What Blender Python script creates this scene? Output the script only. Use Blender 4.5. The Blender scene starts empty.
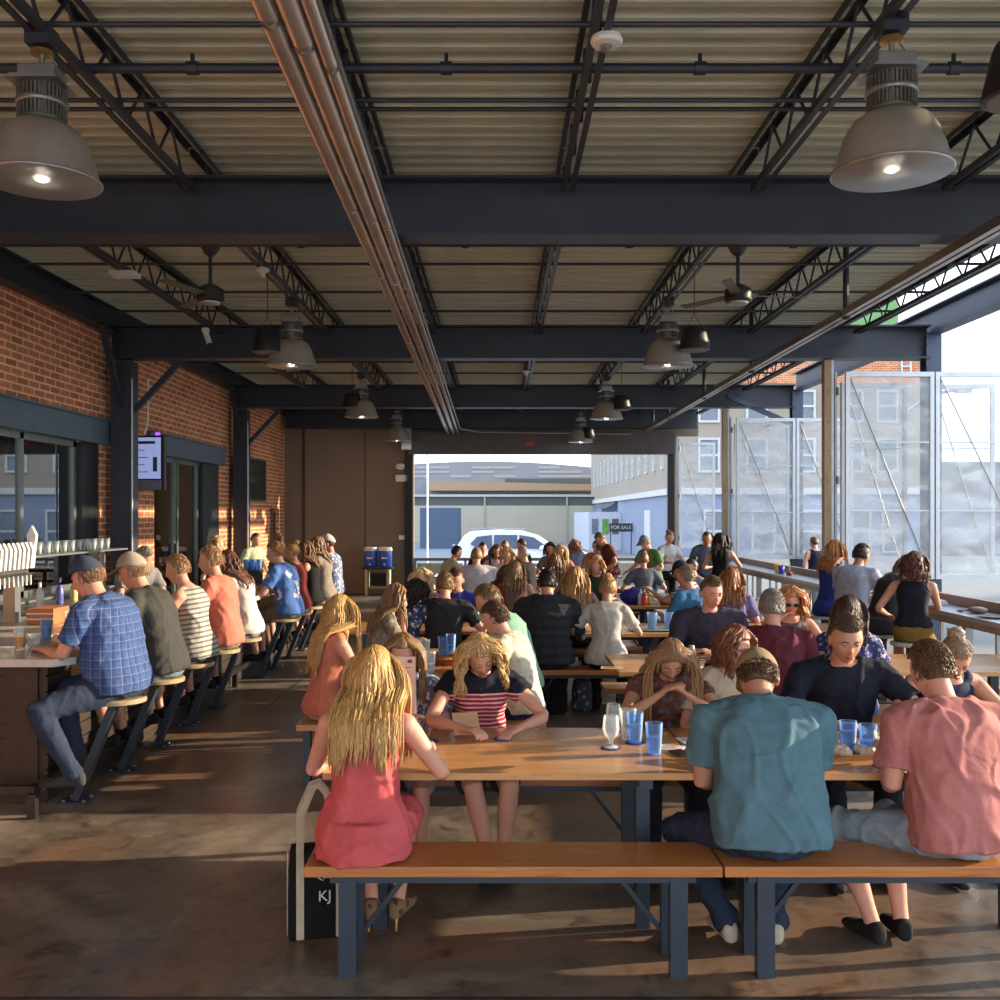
import bpy, bmesh, math, random
import numpy as np
from mathutils import Vector, Matrix, noise, Quaternion
V = Vector
R = math.radians
PI = math.pi
C = bpy.context.scene.collection
H = 1.85
def PX(px, Y): return (px - 500) / 1000 * Y

# ------------------------------------------------------------ materials
MATS = {}
def nm(name):
    m = bpy.data.materials.new(name); m.use_nodes = True
    nt = m.node_tree; b = nt.nodes['Principled BSDF']
    return m, nt, b
def col4(c): return (c[0], c[1], c[2], 1)
def setp(b, rough=.6, metal=0, spec=None):
    b.inputs['Roughness'].default_value = rough; b.inputs['Metallic'].default_value = metal
    if spec is not None: b.inputs['Specular IOR Level'].default_value = spec
def srgb(r, g, b):
    f = lambda c: (c/255/12.92 if c/255 <= .04045 else ((c/255+.055)/1.055)**2.4)
    return (f(r), f(g), f(b))
def ramp(nt, fac, stops):
    r = nt.nodes.new('ShaderNodeValToRGB'); e = r.color_ramp.elements
    while len(e) < len(stops): e.new(.5)
    for i, (p, c) in enumerate(stops): e[i].position = p; e[i].color = col4(c)
    nt.links.new(fac, r.inputs[0]); return r.outputs[0]
def coords(nt, scale=(1, 1, 1), rot=(0, 0, 0), kind='Object'):
    t = nt.nodes.new('ShaderNodeTexCoord'); mp = nt.nodes.new('ShaderNodeMapping')
    mp.inputs['Scale'].default_value = scale; mp.inputs['Rotation'].default_value = rot
    nt.links.new(t.outputs[kind], mp.inputs[0]); return mp.outputs[0]
def noise_n(nt, vec, scale=5, detail=4, rough=.6, dist=0):
    n = nt.nodes.new('ShaderNodeTexNoise'); n.inputs['Scale'].default_value = scale
    n.inputs['Detail'].default_value = detail; n.inputs['Roughness'].default_value = rough
    n.inputs['Distortion'].default_value = dist
    if vec is not None: nt.links.new(vec, n.inputs['Vector'])
    return n.outputs[0]
def bump(nt, b, h, strength=.3, dist=.01):
    n = nt.nodes.new('ShaderNodeBump'); n.inputs['Strength'].default_value = strength
    n.inputs['Distance'].default_value = dist
    nt.links.new(h, n.inputs['Height']); nt.links.new(n.outputs[0], b.inputs['Normal'])
def mixc(nt, fac, a, b2, mode='MIX'):
    m = nt.nodes.new('ShaderNodeMix'); m.data_type = 'RGBA'; m.blend_type = mode
    for k, v in ((0, fac), (6, a), (7, b2)):
        if isinstance(v, (int, float)): m.inputs[k].default_value = v
        elif isinstance(v, tuple): m.inputs[k].default_value = col4(v)
        else: nt.links.new(v, m.inputs[k])
    return m.outputs[2]
def mth(nt, op, a, b2=0., c=0.):
    m = nt.nodes.new('ShaderNodeMath'); m.operation = op
    for k, v in enumerate((a, b2, c)):
        if isinstance(v, (int, float)): m.inputs[k].default_value = v
        else: nt.links.new(v, m.inputs[k])
    return m.outputs[0]
def sepxyz(nt, vec):
    s = nt.nodes.new('ShaderNodeSeparateXYZ'); nt.links.new(vec, s.inputs[0]); return s.outputs

def plain(name, c, rough=.6, metal=0, var=.15, sc=8, bmp=0, emit=None, es=0, spec=None):
    if name in MATS: return MATS[name]
    m, nt, b = nm(name); setp(b, rough, metal, spec)
    v = coords(nt); n = noise_n(nt, v, sc)
    nt.links.new(ramp(nt, n, [(.3, tuple(x*(1-var) for x in c)), (.7, tuple(min(1, x*(1+var)) for x in c))]), b.inputs['Base Color'])
    if bmp: bump(nt, b, n, bmp)
    if emit: b.inputs['Emission Color'].default_value = col4(emit); b.inputs['Emission Strength'].default_value = es
    MATS[name] = m; return m
def wood(name, c1, c2, axis=0, rough=.32, boards=0):
    if name in MATS: return MATS[name]
    m, nt, b = nm(name); setp(b, rough)
    sc = [14, 14, 14]; sc[axis] = .9
    v = coords(nt, tuple(sc)); n = noise_n(nt, v, 2.2, 6, .65, 1.2)
    c = ramp(nt, n, [(.3, c1), (.55, c2), (.75, tuple(x*.8 for x in c1))])
    sc2 = [2, 2, 2]; sc2[axis] = .4
    c = mixc(nt, .5, c, ramp(nt, noise_n(nt, coords(nt, tuple(sc2)), 2, 3), [(.35, (.55, .5, .45)), (.65, (1, 1, 1))]), 'MULTIPLY')
    nt.links.new(c, b.inputs['Base Color']); bump(nt, b, n, .08)
    MATS[name] = m; return m
def glass(name, c=(.9, .95, 1), rough=.05, alpha=.75, ior=1.3, mirror=0):
    # thin transparent glass: mostly see-through with a glossy, tinted share
    if name in MATS: return MATS[name]
    m = bpy.data.materials.new(name); m.use_nodes = True; nt = m.node_tree
    for n in list(nt.nodes): nt.nodes.remove(n)
    o = nt.nodes.new('ShaderNodeOutputMaterial'); t = nt.nodes.new('ShaderNodeBsdfTransparent')
    p = nt.nodes.new('ShaderNodeBsdfPrincipled'); mx = nt.nodes.new('ShaderNodeMixShader')
    t.inputs[0].default_value = col4(c); p.inputs['Base Color'].default_value = col4(c); setp(p, rough)
    p.inputs['IOR'].default_value = ior+.2
    if mirror: p.inputs['Metallic'].default_value = 1; p.inputs['Base Color'].default_value = (.75, .78, .78, 1)
    fr = nt.nodes.new('ShaderNodeFresnel'); fr.inputs[0].default_value = ior
    f = mth(nt, 'ADD', fr.outputs[0], 1-alpha)
    nt.links.new(f, mx.inputs[0]); nt.links.new(t.outputs[0], mx.inputs[1]); nt.links.new(p.outputs[0], mx.inputs[2])
    nt.links.new(mx.outputs[0], o.inputs[0]); MATS[name] = m; return m

def fabric(c, pat='plain', c2=(.8, .8, .8), rough=.85):
    key = 'fabric_%s_%s_%s' % (pat, tuple(round(x, 3) for x in c), tuple(round(x, 3) for x in c2))
    if key in MATS: return MATS[key]
    g_ = (c[0]+c[1]+c[2])/3; c = tuple(x*.64+g_*.14 for x in c)
    m, nt, b = nm('fabric_' + pat); setp(b, rough, 0, .25)
    v = coords(nt); n = noise_n(nt, v, 14, 4)
    base = ramp(nt, n, [(.3, tuple(x*.86 for x in c)), (.7, tuple(min(1, x*1.1) for x in c))])
    x, y, z = sepxyz(nt, v)
    if pat == 'stripe':
        s = mth(nt, 'FRACT', mth(nt, 'MULTIPLY', mth(nt, 'ADD', z, mth(nt, 'MULTIPLY', y, .15)), 26.)); f = mth(nt, 'GREATER_THAN', s, .6)
        base = mixc(nt, f, base, c2)
    elif pat == 'fine_stripe':
        s = mth(nt, 'FRACT', mth(nt, 'MULTIPLY', z, 34.)); f = mth(nt, 'GREATER_THAN', s, .8)
        base = mixc(nt, f, base, c2)
    elif pat == 'navy_red':   # dark yoke, red and pale stripes below it
        s = mth(nt, 'FRACT', mth(nt, 'MULTIPLY', z, 42.)); f = mth(nt, 'GREATER_THAN', s, .35)
        st = mixc(nt, f, (.62, .5, .48), (.38, .02, .045))
        f2 = mth(nt, 'LESS_THAN', z, .915); base = mixc(nt, f2, base, st)
    elif pat == 'plaid':
        def band(a, k, w): return mth(nt, 'GREATER_THAN', mth(nt, 'FRACT', mth(nt, 'MULTIPLY', a, k)), w)
        a = mth(nt, 'MULTIPLY', mth(nt, 'ARCTAN2', x, mth(nt, 'SUBTRACT', y, .08)), .2)
        f1 = band(a, 21., .55); f2 = band(z, 19., .55); f3 = band(a, 21., .93); f4 = band(z, 19., .93)
        base = mixc(nt, mth(nt, 'MULTIPLY', f1, .7), base, (.03, .045, .17)); base = mixc(nt, mth(nt, 'MULTIPLY', f2, .6), base, (.04, .06, .2))
        base = mixc(nt, mth(nt, 'MULTIPLY', f3, .32), base, c2); base = mixc(nt, mth(nt, 'MULTIPLY', f4, .28), base, c2)
    elif pat in ('floral', 'print', 'lace'):
        vo = nt.nodes.new('ShaderNodeTexVoronoi'); vo.inputs['Scale'].default_value = {'floral': 26, 'print': 18, 'lace': 60}[pat]
        nt.links.new(v, vo.inputs[0]); vo.inputs['Randomness'].default_value = 1; f = mth(nt, 'LESS_THAN', mth(nt, 'ADD', vo.outputs[0], mth(nt, 'MULTIPLY', noise_n(nt, v, 30), .5)), .55)
        base = mixc(nt, mth(nt, 'MULTIPLY', f, .8), base, c2)
        if pat == 'floral': base = mixc(nt, mth(nt, 'MULTIPLY', mth(nt, 'GREATER_THAN', noise_n(nt, v, 22), .58), .7), base, tuple(min(1, q*1.6+.08) for q in c2[::-1]))
    elif pat == 'blotch':
        base = mixc(nt, mth(nt, 'GREATER_THAN', noise_n(nt, v, 5), .6), base, c2)
    nt.links.new(base, b.inputs['Base Color'])
    bump(nt, b, noise_n(nt, v, 7, 4, .5, .8), .35, .03)
    MATS[key] = m; return m
def skin(c):
    key = 'skin_%s' % (c,)
    if key in MATS: return MATS[key]
    m, nt, b = nm('skin'); setp(b, .5, 0, .35)
    n = noise_n(nt, coords(nt), 9, 4)
    nt.links.new(ramp(nt, n, [(.3, tuple(x*.88 for x in c)), (.7, (min(1, c[0]*1.08), c[1], c[2]))]), b.inputs['Base Color'])
    b.inputs['Subsurface Weight'].default_value = .0
    MATS[key] = m; return m
def hairm(c):
    key = 'hair_%s' % (c,)
    if key in MATS: return MATS[key]
    m, nt, b = nm('hair'); setp(b, .45, 0, .4)
    n = noise_n(nt, coords(nt, (60, 60, 8)), 2, 4)
    nt.links.new(ramp(nt, n, [(.3, tuple(x*.5 for x in c)), (.6, c), (.8, tuple(min(1, x*1.5) for x in c))]), b.inputs['Base Color'])
    bump(nt, b, n, .3)
    MATS[key] = m; return m

STEEL = plain('painted_dark_steel', srgb(50, 55, 66), .45, .2, .12, 3)
STEELB = plain('painted_blue_grey_steel', srgb(62, 74, 96), .45, .2, .12, 3)
BENCHLEG = plain('powder_coated_blue_grey', srgb(48, 60, 74), .4, .1, .15, 5)
GALV = plain('galvanised_metal', srgb(150, 152, 152), .38, .75, .15, 6)
PIPEM = plain('brushed_conduit_metal', srgb(165, 152, 142), .32, .8, .12, 4)
BLACK = plain('black_plastic', (.012, .012, .014), .45)
WHITEP = plain('white_plastic', (.72, .71, .68), .4)
BRASS = plain('socket_brass', (.6, .38, .14), .35, .8)
ALU = plain('spun_aluminium', (.42, .39, .35), .3, .6, .1, 5)
ALUIN = plain('polished_reflector', (.92, .89, .84), .25, .35, .12, 18)
TWOOD = wood('oiled_table_wood', srgb(178, 128, 78), srgb(206, 156, 104), 0, .24)
TWOODY = wood('oiled_table_wood_lengthwise', srgb(178, 128, 78), srgb(206, 156, 104), 1, .24)
BWOOD = wood('oiled_bench_wood', srgb(160, 98, 52), srgb(196, 130, 74), 0, .28)
BARWOOD = wood('dark_reclaimed_wood', srgb(34, 27, 23), srgb(58, 45, 36), 1, .55)
POSTWOOD = wood('tan_post_wood', srgb(140, 118, 88), srgb(168, 145, 110), 2, .6)
GREYWOOD = wood('weathered_board', srgb(128, 110, 98), srgb(160, 142, 130), 1, .6)
COUNTER = plain('pale_counter', srgb(186, 184, 178), .25, 0, .08, 12)
RAILTOP = plain('pale_rail_counter', srgb(170, 176, 182), .28, 0, .1, 8)
SEATW = wood('stool_seat_wood', srgb(150, 134, 108), srgb(178, 160, 128), 1, .4)
GLASSC = glass('clear_glass', (.93, .96, .97), .03, .85)
GLASSB = glass('blue_tumbler_plastic', (.6, .78, .98), .08, .88)
BEER = glass('amber_beer', (.95, .55, .12), .1, .55)
BLUEP = plain('cooler_blue', (.02, .09, .5), .35)
def deck_mat():
    m, nt, b = nm('painted_roof_deck'); setp(b, .55, .1)
    n = noise_n(nt, coords(nt, (.3, 3, 1)), 3, 4)
    nt.links.new(ramp(nt, n, [(.3, srgb(180, 183, 163)), (.7, srgb(204, 207, 187))]), b.inputs['Base Color']); return m
def brick_mat():
    m, nt, b = nm('red_brick'); setp(b, .85)
    t = nt.nodes.new('ShaderNodeTexCoord'); s = sepxyz(nt, t.outputs['Object'])
    cb = nt.nodes.new('ShaderNodeCombineXYZ')
    nt.links.new(mth(nt, 'ADD', s[0], s[1]), cb.inputs[0]); nt.links.new(s[2], cb.inputs[1])
    k = nt.nodes.new('ShaderNodeTexBrick'); nt.links.new(cb.outputs[0], k.inputs[0])
    k.inputs['Color1'].default_value = col4(srgb(190, 118, 82)); k.inputs['Color2'].default_value = col4(srgb(146, 82, 60))
    k.inputs['Mortar'].default_value = col4(srgb(222, 186, 150)); k.inputs['Scale'].default_value = 1
    k.inputs['Brick Width'].default_value = .26; k.inputs['Row Height'].default_value = .083
    k.inputs['Mortar Size'].default_value = .012; k.inputs['Bias'].default_value = -.2
    n = noise_n(nt, cb.outputs[0], 3, 5)
    c = mixc(nt, .45, k.outputs[0], ramp(nt, n, [(.35, (.5, .45, .42)), (.65, (1.3, 1.15, 1))]), 'MULTIPLY')
    nt.links.new(c, b.inputs['Base Color']); bump(nt, b, mth(nt, 'MULTIPLY', k.outputs[1], -1), .5, .01); return m
def floor_mat():
    m, nt, b = nm('stained_concrete'); v = coords(nt)
    n1 = noise_n(nt, v, .55, 6, .65, .6); n2 = noise_n(nt, v, 5, 8, .7, .8); n3 = noise_n(nt, v, 40, 3)
    c = ramp(nt, n1, [(.3, srgb(68, 61, 55)), (.42, srgb(124, 99, 82)), (.52, srgb(100, 92, 84)), (.68, srgb(150, 140, 128))])
    c = mixc(nt, .75, c, ramp(nt, n2, [(.34, (.25, .22, .2)), (.43, (.7, .66, .62)), (.5, (1., .98, .95)), (.7, (1.2, 1.18, 1.15))]), 'MULTIPLY')
    c = mixc(nt, mth(nt, 'MULTIPLY', mth(nt, 'GREATER_THAN', n2, .66), .35), c, srgb(176, 160, 138))
    x, y, z = sepxyz(nt, v)
    # lighter slab under the bar stools with saw-cut joints around it
    slab = mth(nt, 'MULTIPLY', mth(nt, 'LESS_THAN', x, -2.24), mth(nt, 'GREATER_THAN', y, 9.3))
    c = mixc(nt, mth(nt, 'MULTIPLY', slab, .3), c, srgb(118, 112, 104))
    j1 = mth(nt, 'MULTIPLY', mth(nt, 'LESS_THAN', mth(nt, 'ABSOLUTE', mth(nt, 'ADD', x, 2.24)), .012), mth(nt, 'GREATER_THAN', y, 9.3))
    j2 = mth(nt, 'MULTIPLY', mth(nt, 'LESS_THAN', mth(nt, 'ABSOLUTE', mth(nt, 'SUBTRACT', y, 9.3)), .012), mth(nt, 'LESS_THAN', x, -2.24))
    j3 = mth(nt, 'LESS_THAN', mth(nt, 'ABSOLUTE', mth(nt, 'SUBTRACT', y, 3.83)), .012)
    c = mixc(nt, mth(nt, 'MINIMUM', mth(nt, 'ADD', mth(nt, 'ADD', j1, j2), j3), 1.), c, (.03, .026, .022))
    nt.links.new(c, b.inputs['Base Color'])
    r = nt.nodes.new('ShaderNodeMapRange'); nt.links.new(n2, r.inputs[0]); r.inputs[3].default_value = .22; r.inputs[4].default_value = .5
    nt.links.new(r.outputs[0], b.inputs['Roughness']); bump(nt, b, n3, .12); return m
def mesh_screen_mat():
    # woven stainless mesh: a sheet that is mostly holes
    m = bpy.data.materials.new('fine_wire_mesh'); m.use_nodes = True; nt = m.node_tree
    p = nt.nodes['Principled BSDF']; o = nt.nodes['Material Output']
    v = coords(nt); n = noise_n(nt, coords(nt, (1, 1, 2.6), (0, .5, 0)), 2.4, 2, .4, .8)
    nt.links.new(ramp(nt, n, [(.3, (.58, .62, .66)), (.7, (.76, .79, .82))]), p.inputs['Base Color']); setp(p, .5, .2)
    t = nt.nodes.new('ShaderNodeBsdfTransparent'); mx = nt.nodes.new('ShaderNodeMixShader')
    f = nt.nodes.new('ShaderNodeMapRange'); nt.links.new(n, f.inputs[0]); f.inputs[1].default_value = .3; f.inputs[2].default_value = .7
    f.inputs[3].default_value = .16; f.inputs[4].default_value = .34
    nt.links.new(f.outputs[0], mx.inputs[0]); nt.links.new(t.outputs[0], mx.inputs[1]); nt.links.new(p.outputs[0], mx.inputs[2])
    nt.links.new(mx.outputs[0], o.inputs[0]); return m
DECK = deck_mat(); BRICK = brick_mat(); FLOORM = floor_mat(); SCREEN = mesh_screen_mat()

# ------------------------------------------------------------ mesh builder
class MB:
    def __init__(s): s.v = []; s.f = []
    def add(s, vs, fs):
        o = len(s.v); s.v += [tuple(p) for p in vs]; s.f += [tuple(i+o for i in f) for f in fs]; return s
    def box(s, x0, x1, y0, y1, z0, z1, M=None):
        vs = [V((x, y, z)) for x in (x0, x1) for y in (y0, y1) for z in (z0, z1)]
        if M is not None: vs = [M @ p for p in vs]
        return s.add(vs, [(0, 1, 3, 2), (4, 6, 7, 5), (0, 4, 5, 1), (2, 3, 7, 6), (0, 2, 6, 4), (1, 5, 7, 3)])
    def bar(s, a, b, w, h=None, up=(0, 0, 1)):
        a, b = V(a), V(b); h = h or w; d = (b-a).normalized(); u = V(up)
        if abs(d.dot(u)) > .98: u = V((0, 1, 0))
        r = d.cross(u).normalized(); u = r.cross(d)
        vs = [q + r*i*w/2 + u*j*h/2 for q in (a, b) for i, j in ((-1, -1), (1, -1), (1, 1), (-1, 1))]
        return s.add(vs, [(0, 1, 2, 3), (7, 6, 5, 4), (0, 4, 5, 1), (1, 5, 6, 2), (2, 6, 7, 3), (3, 7, 4, 0)])
    def loft(s, rings, closed=True, cap=True):
        n = len(rings[0]); vs = [p for r in rings for p in r]; fs = []
        for i in range(len(rings)-1):
            for j in range(n if closed else n-1):
                k = (j+1) % n; fs.append((i*n+j, i*n+k, (i+1)*n+k, (i+1)*n+j))
        if cap: fs.append(tuple(range(n-1, -1, -1))); fs.append(tuple((len(rings)-1)*n+j for j in range(n)))
        return s.add(vs, fs)
    def tube(s, pts, rad, n=8, flat=1., ref=None, round_=False):
        pts = [V(p) for p in pts]; m = len(pts)
        if not isinstance(rad, (list, tuple)): rad = [rad]*m
        rings = []; prev = None
        T = [(pts[min(i+1, m-1)]-pts[max(i-1, 0)]).normalized() for i in range(m)]
        if round_:
            a, b = pts[0]-T[0]*rad[0]*.75, pts[-1]+T[-1]*rad[-1]*.75
            a2, b2 = pts[0]-T[0]*rad[0]*.45, pts[-1]+T[-1]*rad[-1]*.45
            pts = [a, a2]+pts+[b2, b]; rad = [rad[0]*.3, rad[0]*.8]+list(rad)+[rad[-1]*.8, rad[-1]*.3]; T = [T[0]]*2+T+[T[-1]]*2; m += 4
        for i in range(m):
            t = T[i]
            if prev is None:
                u = V(ref) if ref is not None else (V((0, 0, 1)) if abs(t.z) < .9 else V((0, 1, 0)))
            else: u = prev
            u = (u - t*u.dot(t))
            u = u.normalized() if u.length > 1e-6 else V((1, 0, 0)); prev = u; w = t.cross(u)
            rings.append([pts[i] + (u*math.cos(2*PI*j/n)*flat + w*math.sin(2*PI*j/n))*rad[i] for j in range(n)])
        return s.loft(rings)
    def lathe(s, prof, c=(0, 0, 0), n=24, cap=True, M=None):
        rings = [[V((c[0]+r*math.cos(2*PI*j/n), c[1]+r*math.sin(2*PI*j/n), c[2]+z)) for j in range(n)] for r, z in prof]
        if M is not None: rings = [[M @ p for p in r] for r in rings]
        return s.loft(rings, cap=cap)
    def ball(s, c, r, n=12, m=8, M=None):
        if not isinstance(r, (tuple, list)): r = (r, r, r)
        rings = []
        for i in range(m+1):
            a = -PI/2 + PI*(.04+.92*i/m)
            ring = [V((r[0]*math.cos(a)*math.cos(2*PI*j/n), r[1]*math.cos(a)*math.sin(2*PI*j/n), r[2]*math.sin(a))) for j in range(n)]
            if M is not None: ring = [M @ p for p in ring]
            rings.append([p + V(c) for p in ring])
        return s.loft(rings)
    def prism(s, poly, a0, a1, axis=1):
        def mk(p, a):
            q = list(p); q.insert(axis, a); return V(q)
        return s.loft([[mk(p, a0) for p in poly], [mk(p, a1) for p in poly]])
    def mesh(s, name, smooth=False):
        me = bpy.data.meshes.new(name); me.from_pydata([tuple(p) for p in s.v], [], s.f); me.update()
        bm = bmesh.new(); bm.from_mesh(me); bmesh.ops.recalc_face_normals(bm, faces=bm.faces); bm.to_mesh(me); bm.free()
        if smooth: me.shade_smooth()
        return me
    def build(s, name, mat, parent=None, smooth=False, bevel=0, auto=None):
        me = s.mesh(name, smooth); me.materials.append(mat)
        if auto: me.shade_smooth(); me.set_sharp_from_angle(angle=R(auto))
        o = bpy.data.objects.new(name, me); C.objects.link(o)
        if parent is not None: o.parent = parent
        if bevel:
            md = o.modifiers.new('bevel', 'BEVEL'); md.width = bevel; md.segments = 2; md.limit_method = 'ANGLE'
        return o
def tag(o, label, cat, group=None):
    o['label'] = label; o['category'] = cat
    if group: o['group'] = group
    return o
def thing(name, label, cat, loc=(0, 0, 0), rz=0, group=None):
    o = bpy.data.objects.new(name, None); C.objects.link(o); o.location = loc; o.rotation_euler = (0, 0, rz)
    return tag(o, label, cat, group)
def struct(name, mb, m, **k):
    o = mb.build(name, m, **k); o['kind'] = 'structure'; return o
def dup(root, loc, rz=0, label=None, group=None):
    r = root.copy(); C.objects.link(r); r.location = loc; r.rotation_euler = (0, 0, rz)
    if label: r['label'] = label
    if group: r['group'] = group
    for ch in list(root.children):
        c = ch.copy(); C.objects.link(c); c.parent = r
        for g in list(ch.children):
            d = g.copy(); C.objects.link(d); d.parent = c
    return r
def text_mesh(name, s, size, mat, loc, rot, parent=None, ext=.004, sx=1):
    cu = bpy.data.curves.new(name, 'FONT'); cu.body = s; cu.size = size; cu.extrude = ext; cu.align_x = 'CENTER'; cu.align_y = 'CENTER'
    t = bpy.data.objects.new(name, cu); C.objects.link(t); dg = bpy.context.evaluated_depsgraph_get()
    me = bpy.data.meshes.new_from_object(t.evaluated_get(dg)); bpy.data.objects.remove(t)
    me.materials.clear(); me.materials.append(mat)
    o = bpy.data.objects.new(name, me); C.objects.link(o); o.location = loc; o.rotation_euler = rot; o.scale = (sx, 1, 1)
    if parent is not None: o.parent = parent
    return o

# ------------------------------------------------------------ the place: shell
YB = [7.33, 13.0, 18.9, 23.35]            # roof beams
WX = -5.1; EY = 23.7
struct('floor', MB().box(WX-.3, 4.75, -4, EY+.3, -.1, 0), FLOORM)
# roof deck, trapezoid ribs running across
def deck():
    mb = MB(); pts = []; y = -3.9; p = .17
    while y < EY:
        for dy, dz in ((0, 0), (.035, .0), (.055, .06), (.13, .06), (.15, 0)): pts.append((y+dy, 4.55+dz))
        y += p
    n = len(pts); vs = [V((x, a, z)) for x in (WX-.2, 4.68) for a, z in pts]
    mb.add(vs, [(i, i+1, n+i+1, n+i) for i in range(n-1)])
    top = [V((x, a, 4.7)) for x in (WX-.2, 4.68) for a in (-3.9, EY)]
    mb.add(top, [(0, 1, 3, 2)]); return mb
struct('ceiling', deck(), DECK)
struct('trim_1', MB().box(4.66, 4.72, -3.9, EY, 4.42, 4.74), STEEL)
# brick wall with two openings
O1 = (7.2, 12.75); O2 = (14.75, 18.15); ZL = 2.75
def brickwall():
    mb = MB(); x0, x1 = WX-.3, WX
    mb.box(x0, x1, -4, EY, 3.05, 4.22)
    mb.box(x0, x1, -4, O1[0], 0, 3.05); mb.box(x0, x1, O1[1], O2[0], 0, 3.05); mb.box(x0, x1, O2[1], 22.2, 0, 3.05)
    mb.box(x0, x1, 22.2, 23.1, 2.0, 3.05); mb.box(x0, x1, 23.1, EY, 0, 3.05)
    mb.box(x0, x1, O1[0], O1[1], 0, .95); return mb
struct('wall_left', brickwall(), BRICK)
BROWN = plain('brown_painted_block', srgb(124, 110, 94), .8, 0, .06, 2)
# end wall (left of the roller door and the header over it)
DX0, DX1, DZ = -2.05, 3.98, 3.28
def endwall():
    mb = MB(); mb.box(WX-.3, DX0, EY, EY+.25, 0, 4.72); mb.box(DX0, 4.7, EY, EY+.25, DZ+.45, 4.72); return mb
struct('wall_back', endwall(), BROWN)
ch = plain('brown_control_line', srgb(70, 60, 52), .8)
struct('trim_2', MB().box(-4.68, -4.62, EY-.03, EY, 0, 4.0).box(-3.2, -3.185, EY-.01, EY, 0, 4), ch)
# eave beam above the brick, lintels
def ibeam(mb, a, b, zb, zt, w, t=.018, tw=.014):
    a, b = V(a), V(b); h = zt-zb
    for z, hh, ww in ((zb+t/2, t, w), (zt-t/2, t, w)): mb.bar((a.x, a.y, z), (b.x, b.y, z), ww, hh)
    mb.bar((a.x, a.y, zb+h/2), (b.x, b.y, zb+h/2), tw, h-t); return mb
mb = MB(); ibeam(mb, (WX+.06, -3.9), (WX+.06, EY), 4.2, 4.52, .2)
tag(mb.build('eave_beam', STEEL), 'long dark steel beam lying on top of the brick wall', 'beam')
mb = MB(); ibeam(mb, (5.6, -3.9), (5.6, 18.9), 4.18, 4.52, .18)
tag(mb.build('outer_beam', STEELB), 'blue-grey steel beam running along the open outer edge over the sky', 'beam')
names = ['nearest', 'second', 'third', 'farthest']
for i, y in enumerate(YB):
    r = thing('roof_beam', '%s deep dark steel beam crossing under the roof to the open side' % (names[i]+(' the camera' if i == 0 else '')), 'beam', (0, y, 0), 0, 'cross beams of the roof')
    mb = MB(); ibeam(mb, (WX+.1, 0), (5.55 if i < 3 else 4.6, 0), 3.87, 4.3, .26, .022, .014); mb.build('beam_body', STEEL, r)
    mb = MB()
    mb.box(WX+.1, WX+.13, -.12, .12, 3.892, 4.278)
    mb.build('end_plate', STEEL, r)
for i, y in enumerate(YB[:3]):
    if i == 0: continue
    w = ['', 'in front of the tall menu screen', 'between the sliding doors and the dark television'][i]
    r = thing('steel_column', 'dark steel column against the brick wall, '+w, 'column', (WX+.22, y, 0))
    mb = MB(); mb.box(-.13, .13, -.13, -.11, 0, 3.84).box(-.13, .13, .11, .13, 0, 3.84).box(-.01, .01, -.11, .11, 0, 3.84).box(.1, .13, -.11, .11, 0, 3.84); mb.build('shaft', STEEL, r)
    MB().box(-.18, .18, -.18, .18, 0, .02).build('base_plate', STEEL, r)
    MB().bar((.12, 0, 3.2), (.72, 0, 3.84), .07).build('knee_brace', STEEL, r)
    MB().bar((0, -.12, 3.25), (0, -.75, 4.2), .07).build('knee_brace', STEEL, r)
    MB().tube([(.15, -.15, 0), (.15, -.15, 3.6)], .014).build('conduit', GALV, r)
for i, y in enumerate(YB[:3]):
    if i == 0: continue
    r = thing('steel_column', 'blue-grey steel column on the outer edge of the open side, the %s one' % ['', 'nearer', 'farther'][i], 'column', (5.6, y, 0))
    MB().box(-.1, .1, -.1, -.085, 0, 4.18).box(-.1, .1, .085, .1, 0, 4.18).box(-.008, .008, -.085, .085, 0, 4.18).build('shaft', STEELB, r)
    for z in (3.6, 3.75, 3.9, 4.05, 4.15): MB().box(-.1, -.07, -.115, -.1, z-.02, z+.02).build('bolt', STEELB, r)
    if i == 2: MB().bar((-.05, 0, 3.55), (-1.3, 0, 4.1), .09).build('knee_brace', STEELB, r)
# open-web joists
def joist(L):
    r = thing('roof_joist', '', 'joist')
    for nme, z in (('top_chord', 4.52), ('bottom_chord', 4.2)):
        a0, a1 = (0, L) if nme == 'top_chord' else (.25, L-.12)
        mb = MB()
        for s in (-1, 1):
            mb.box(s*.045-.003, s*.045+.003 if s < 0 else s*.045+.003, a0, a1, z-.02, z+.02)
            mb.box(min(s*.012, s*.048), max(s*.012, s*.048), a0, a1, z-.022 if nme == 'bottom_chord' else z+.016, z-.016 if nme == 'bottom_chord' else z+.022)
        mb.build(nme, STEEL, r)
    mb = MB(); n = int(L/.28); d = (L-.5)/n
    for k in range(n):
        y0 = .25+k*d; mb.tube([(0, y0, 4.2 if k % 2 else 4.5), (0, y0+d, 4.5 if k % 2 else 4.2)], .011, 5)
    mb.build('web', STEEL, r); return r
XJ = [-4.97+.02, -3.6, -2.235, -.875, .486, 1.85, 3.22, 4.59]
ordn = ['first', 'second', 'third', 'fourth', 'fifth', 'sixth', 'seventh', 'eighth']
bays = [(-3.8, 7.31), (7.35, 12.98), (13.02, 18.88), (18.92, 23.3)]
bn = ['in front of the nearest cross beam', 'between the nearest and second cross beams', 'between the second and third cross beams', 'in the last bay before the end wall']
for bi, (a, b) in enumerate(bays):
    j0 = joist(b-a)
    for k, x in enumerate(XJ[1:]):
        o = j0 if k == 0 else dup(j0, (0, 0, 0))
        o.location = (x, a, 0)
        o['label'] = 'dark steel joist %s, %s from the brick wall' % (bn[bi], ordn[k]); o['group'] = 'open-web joists under the metal deck'
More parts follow.
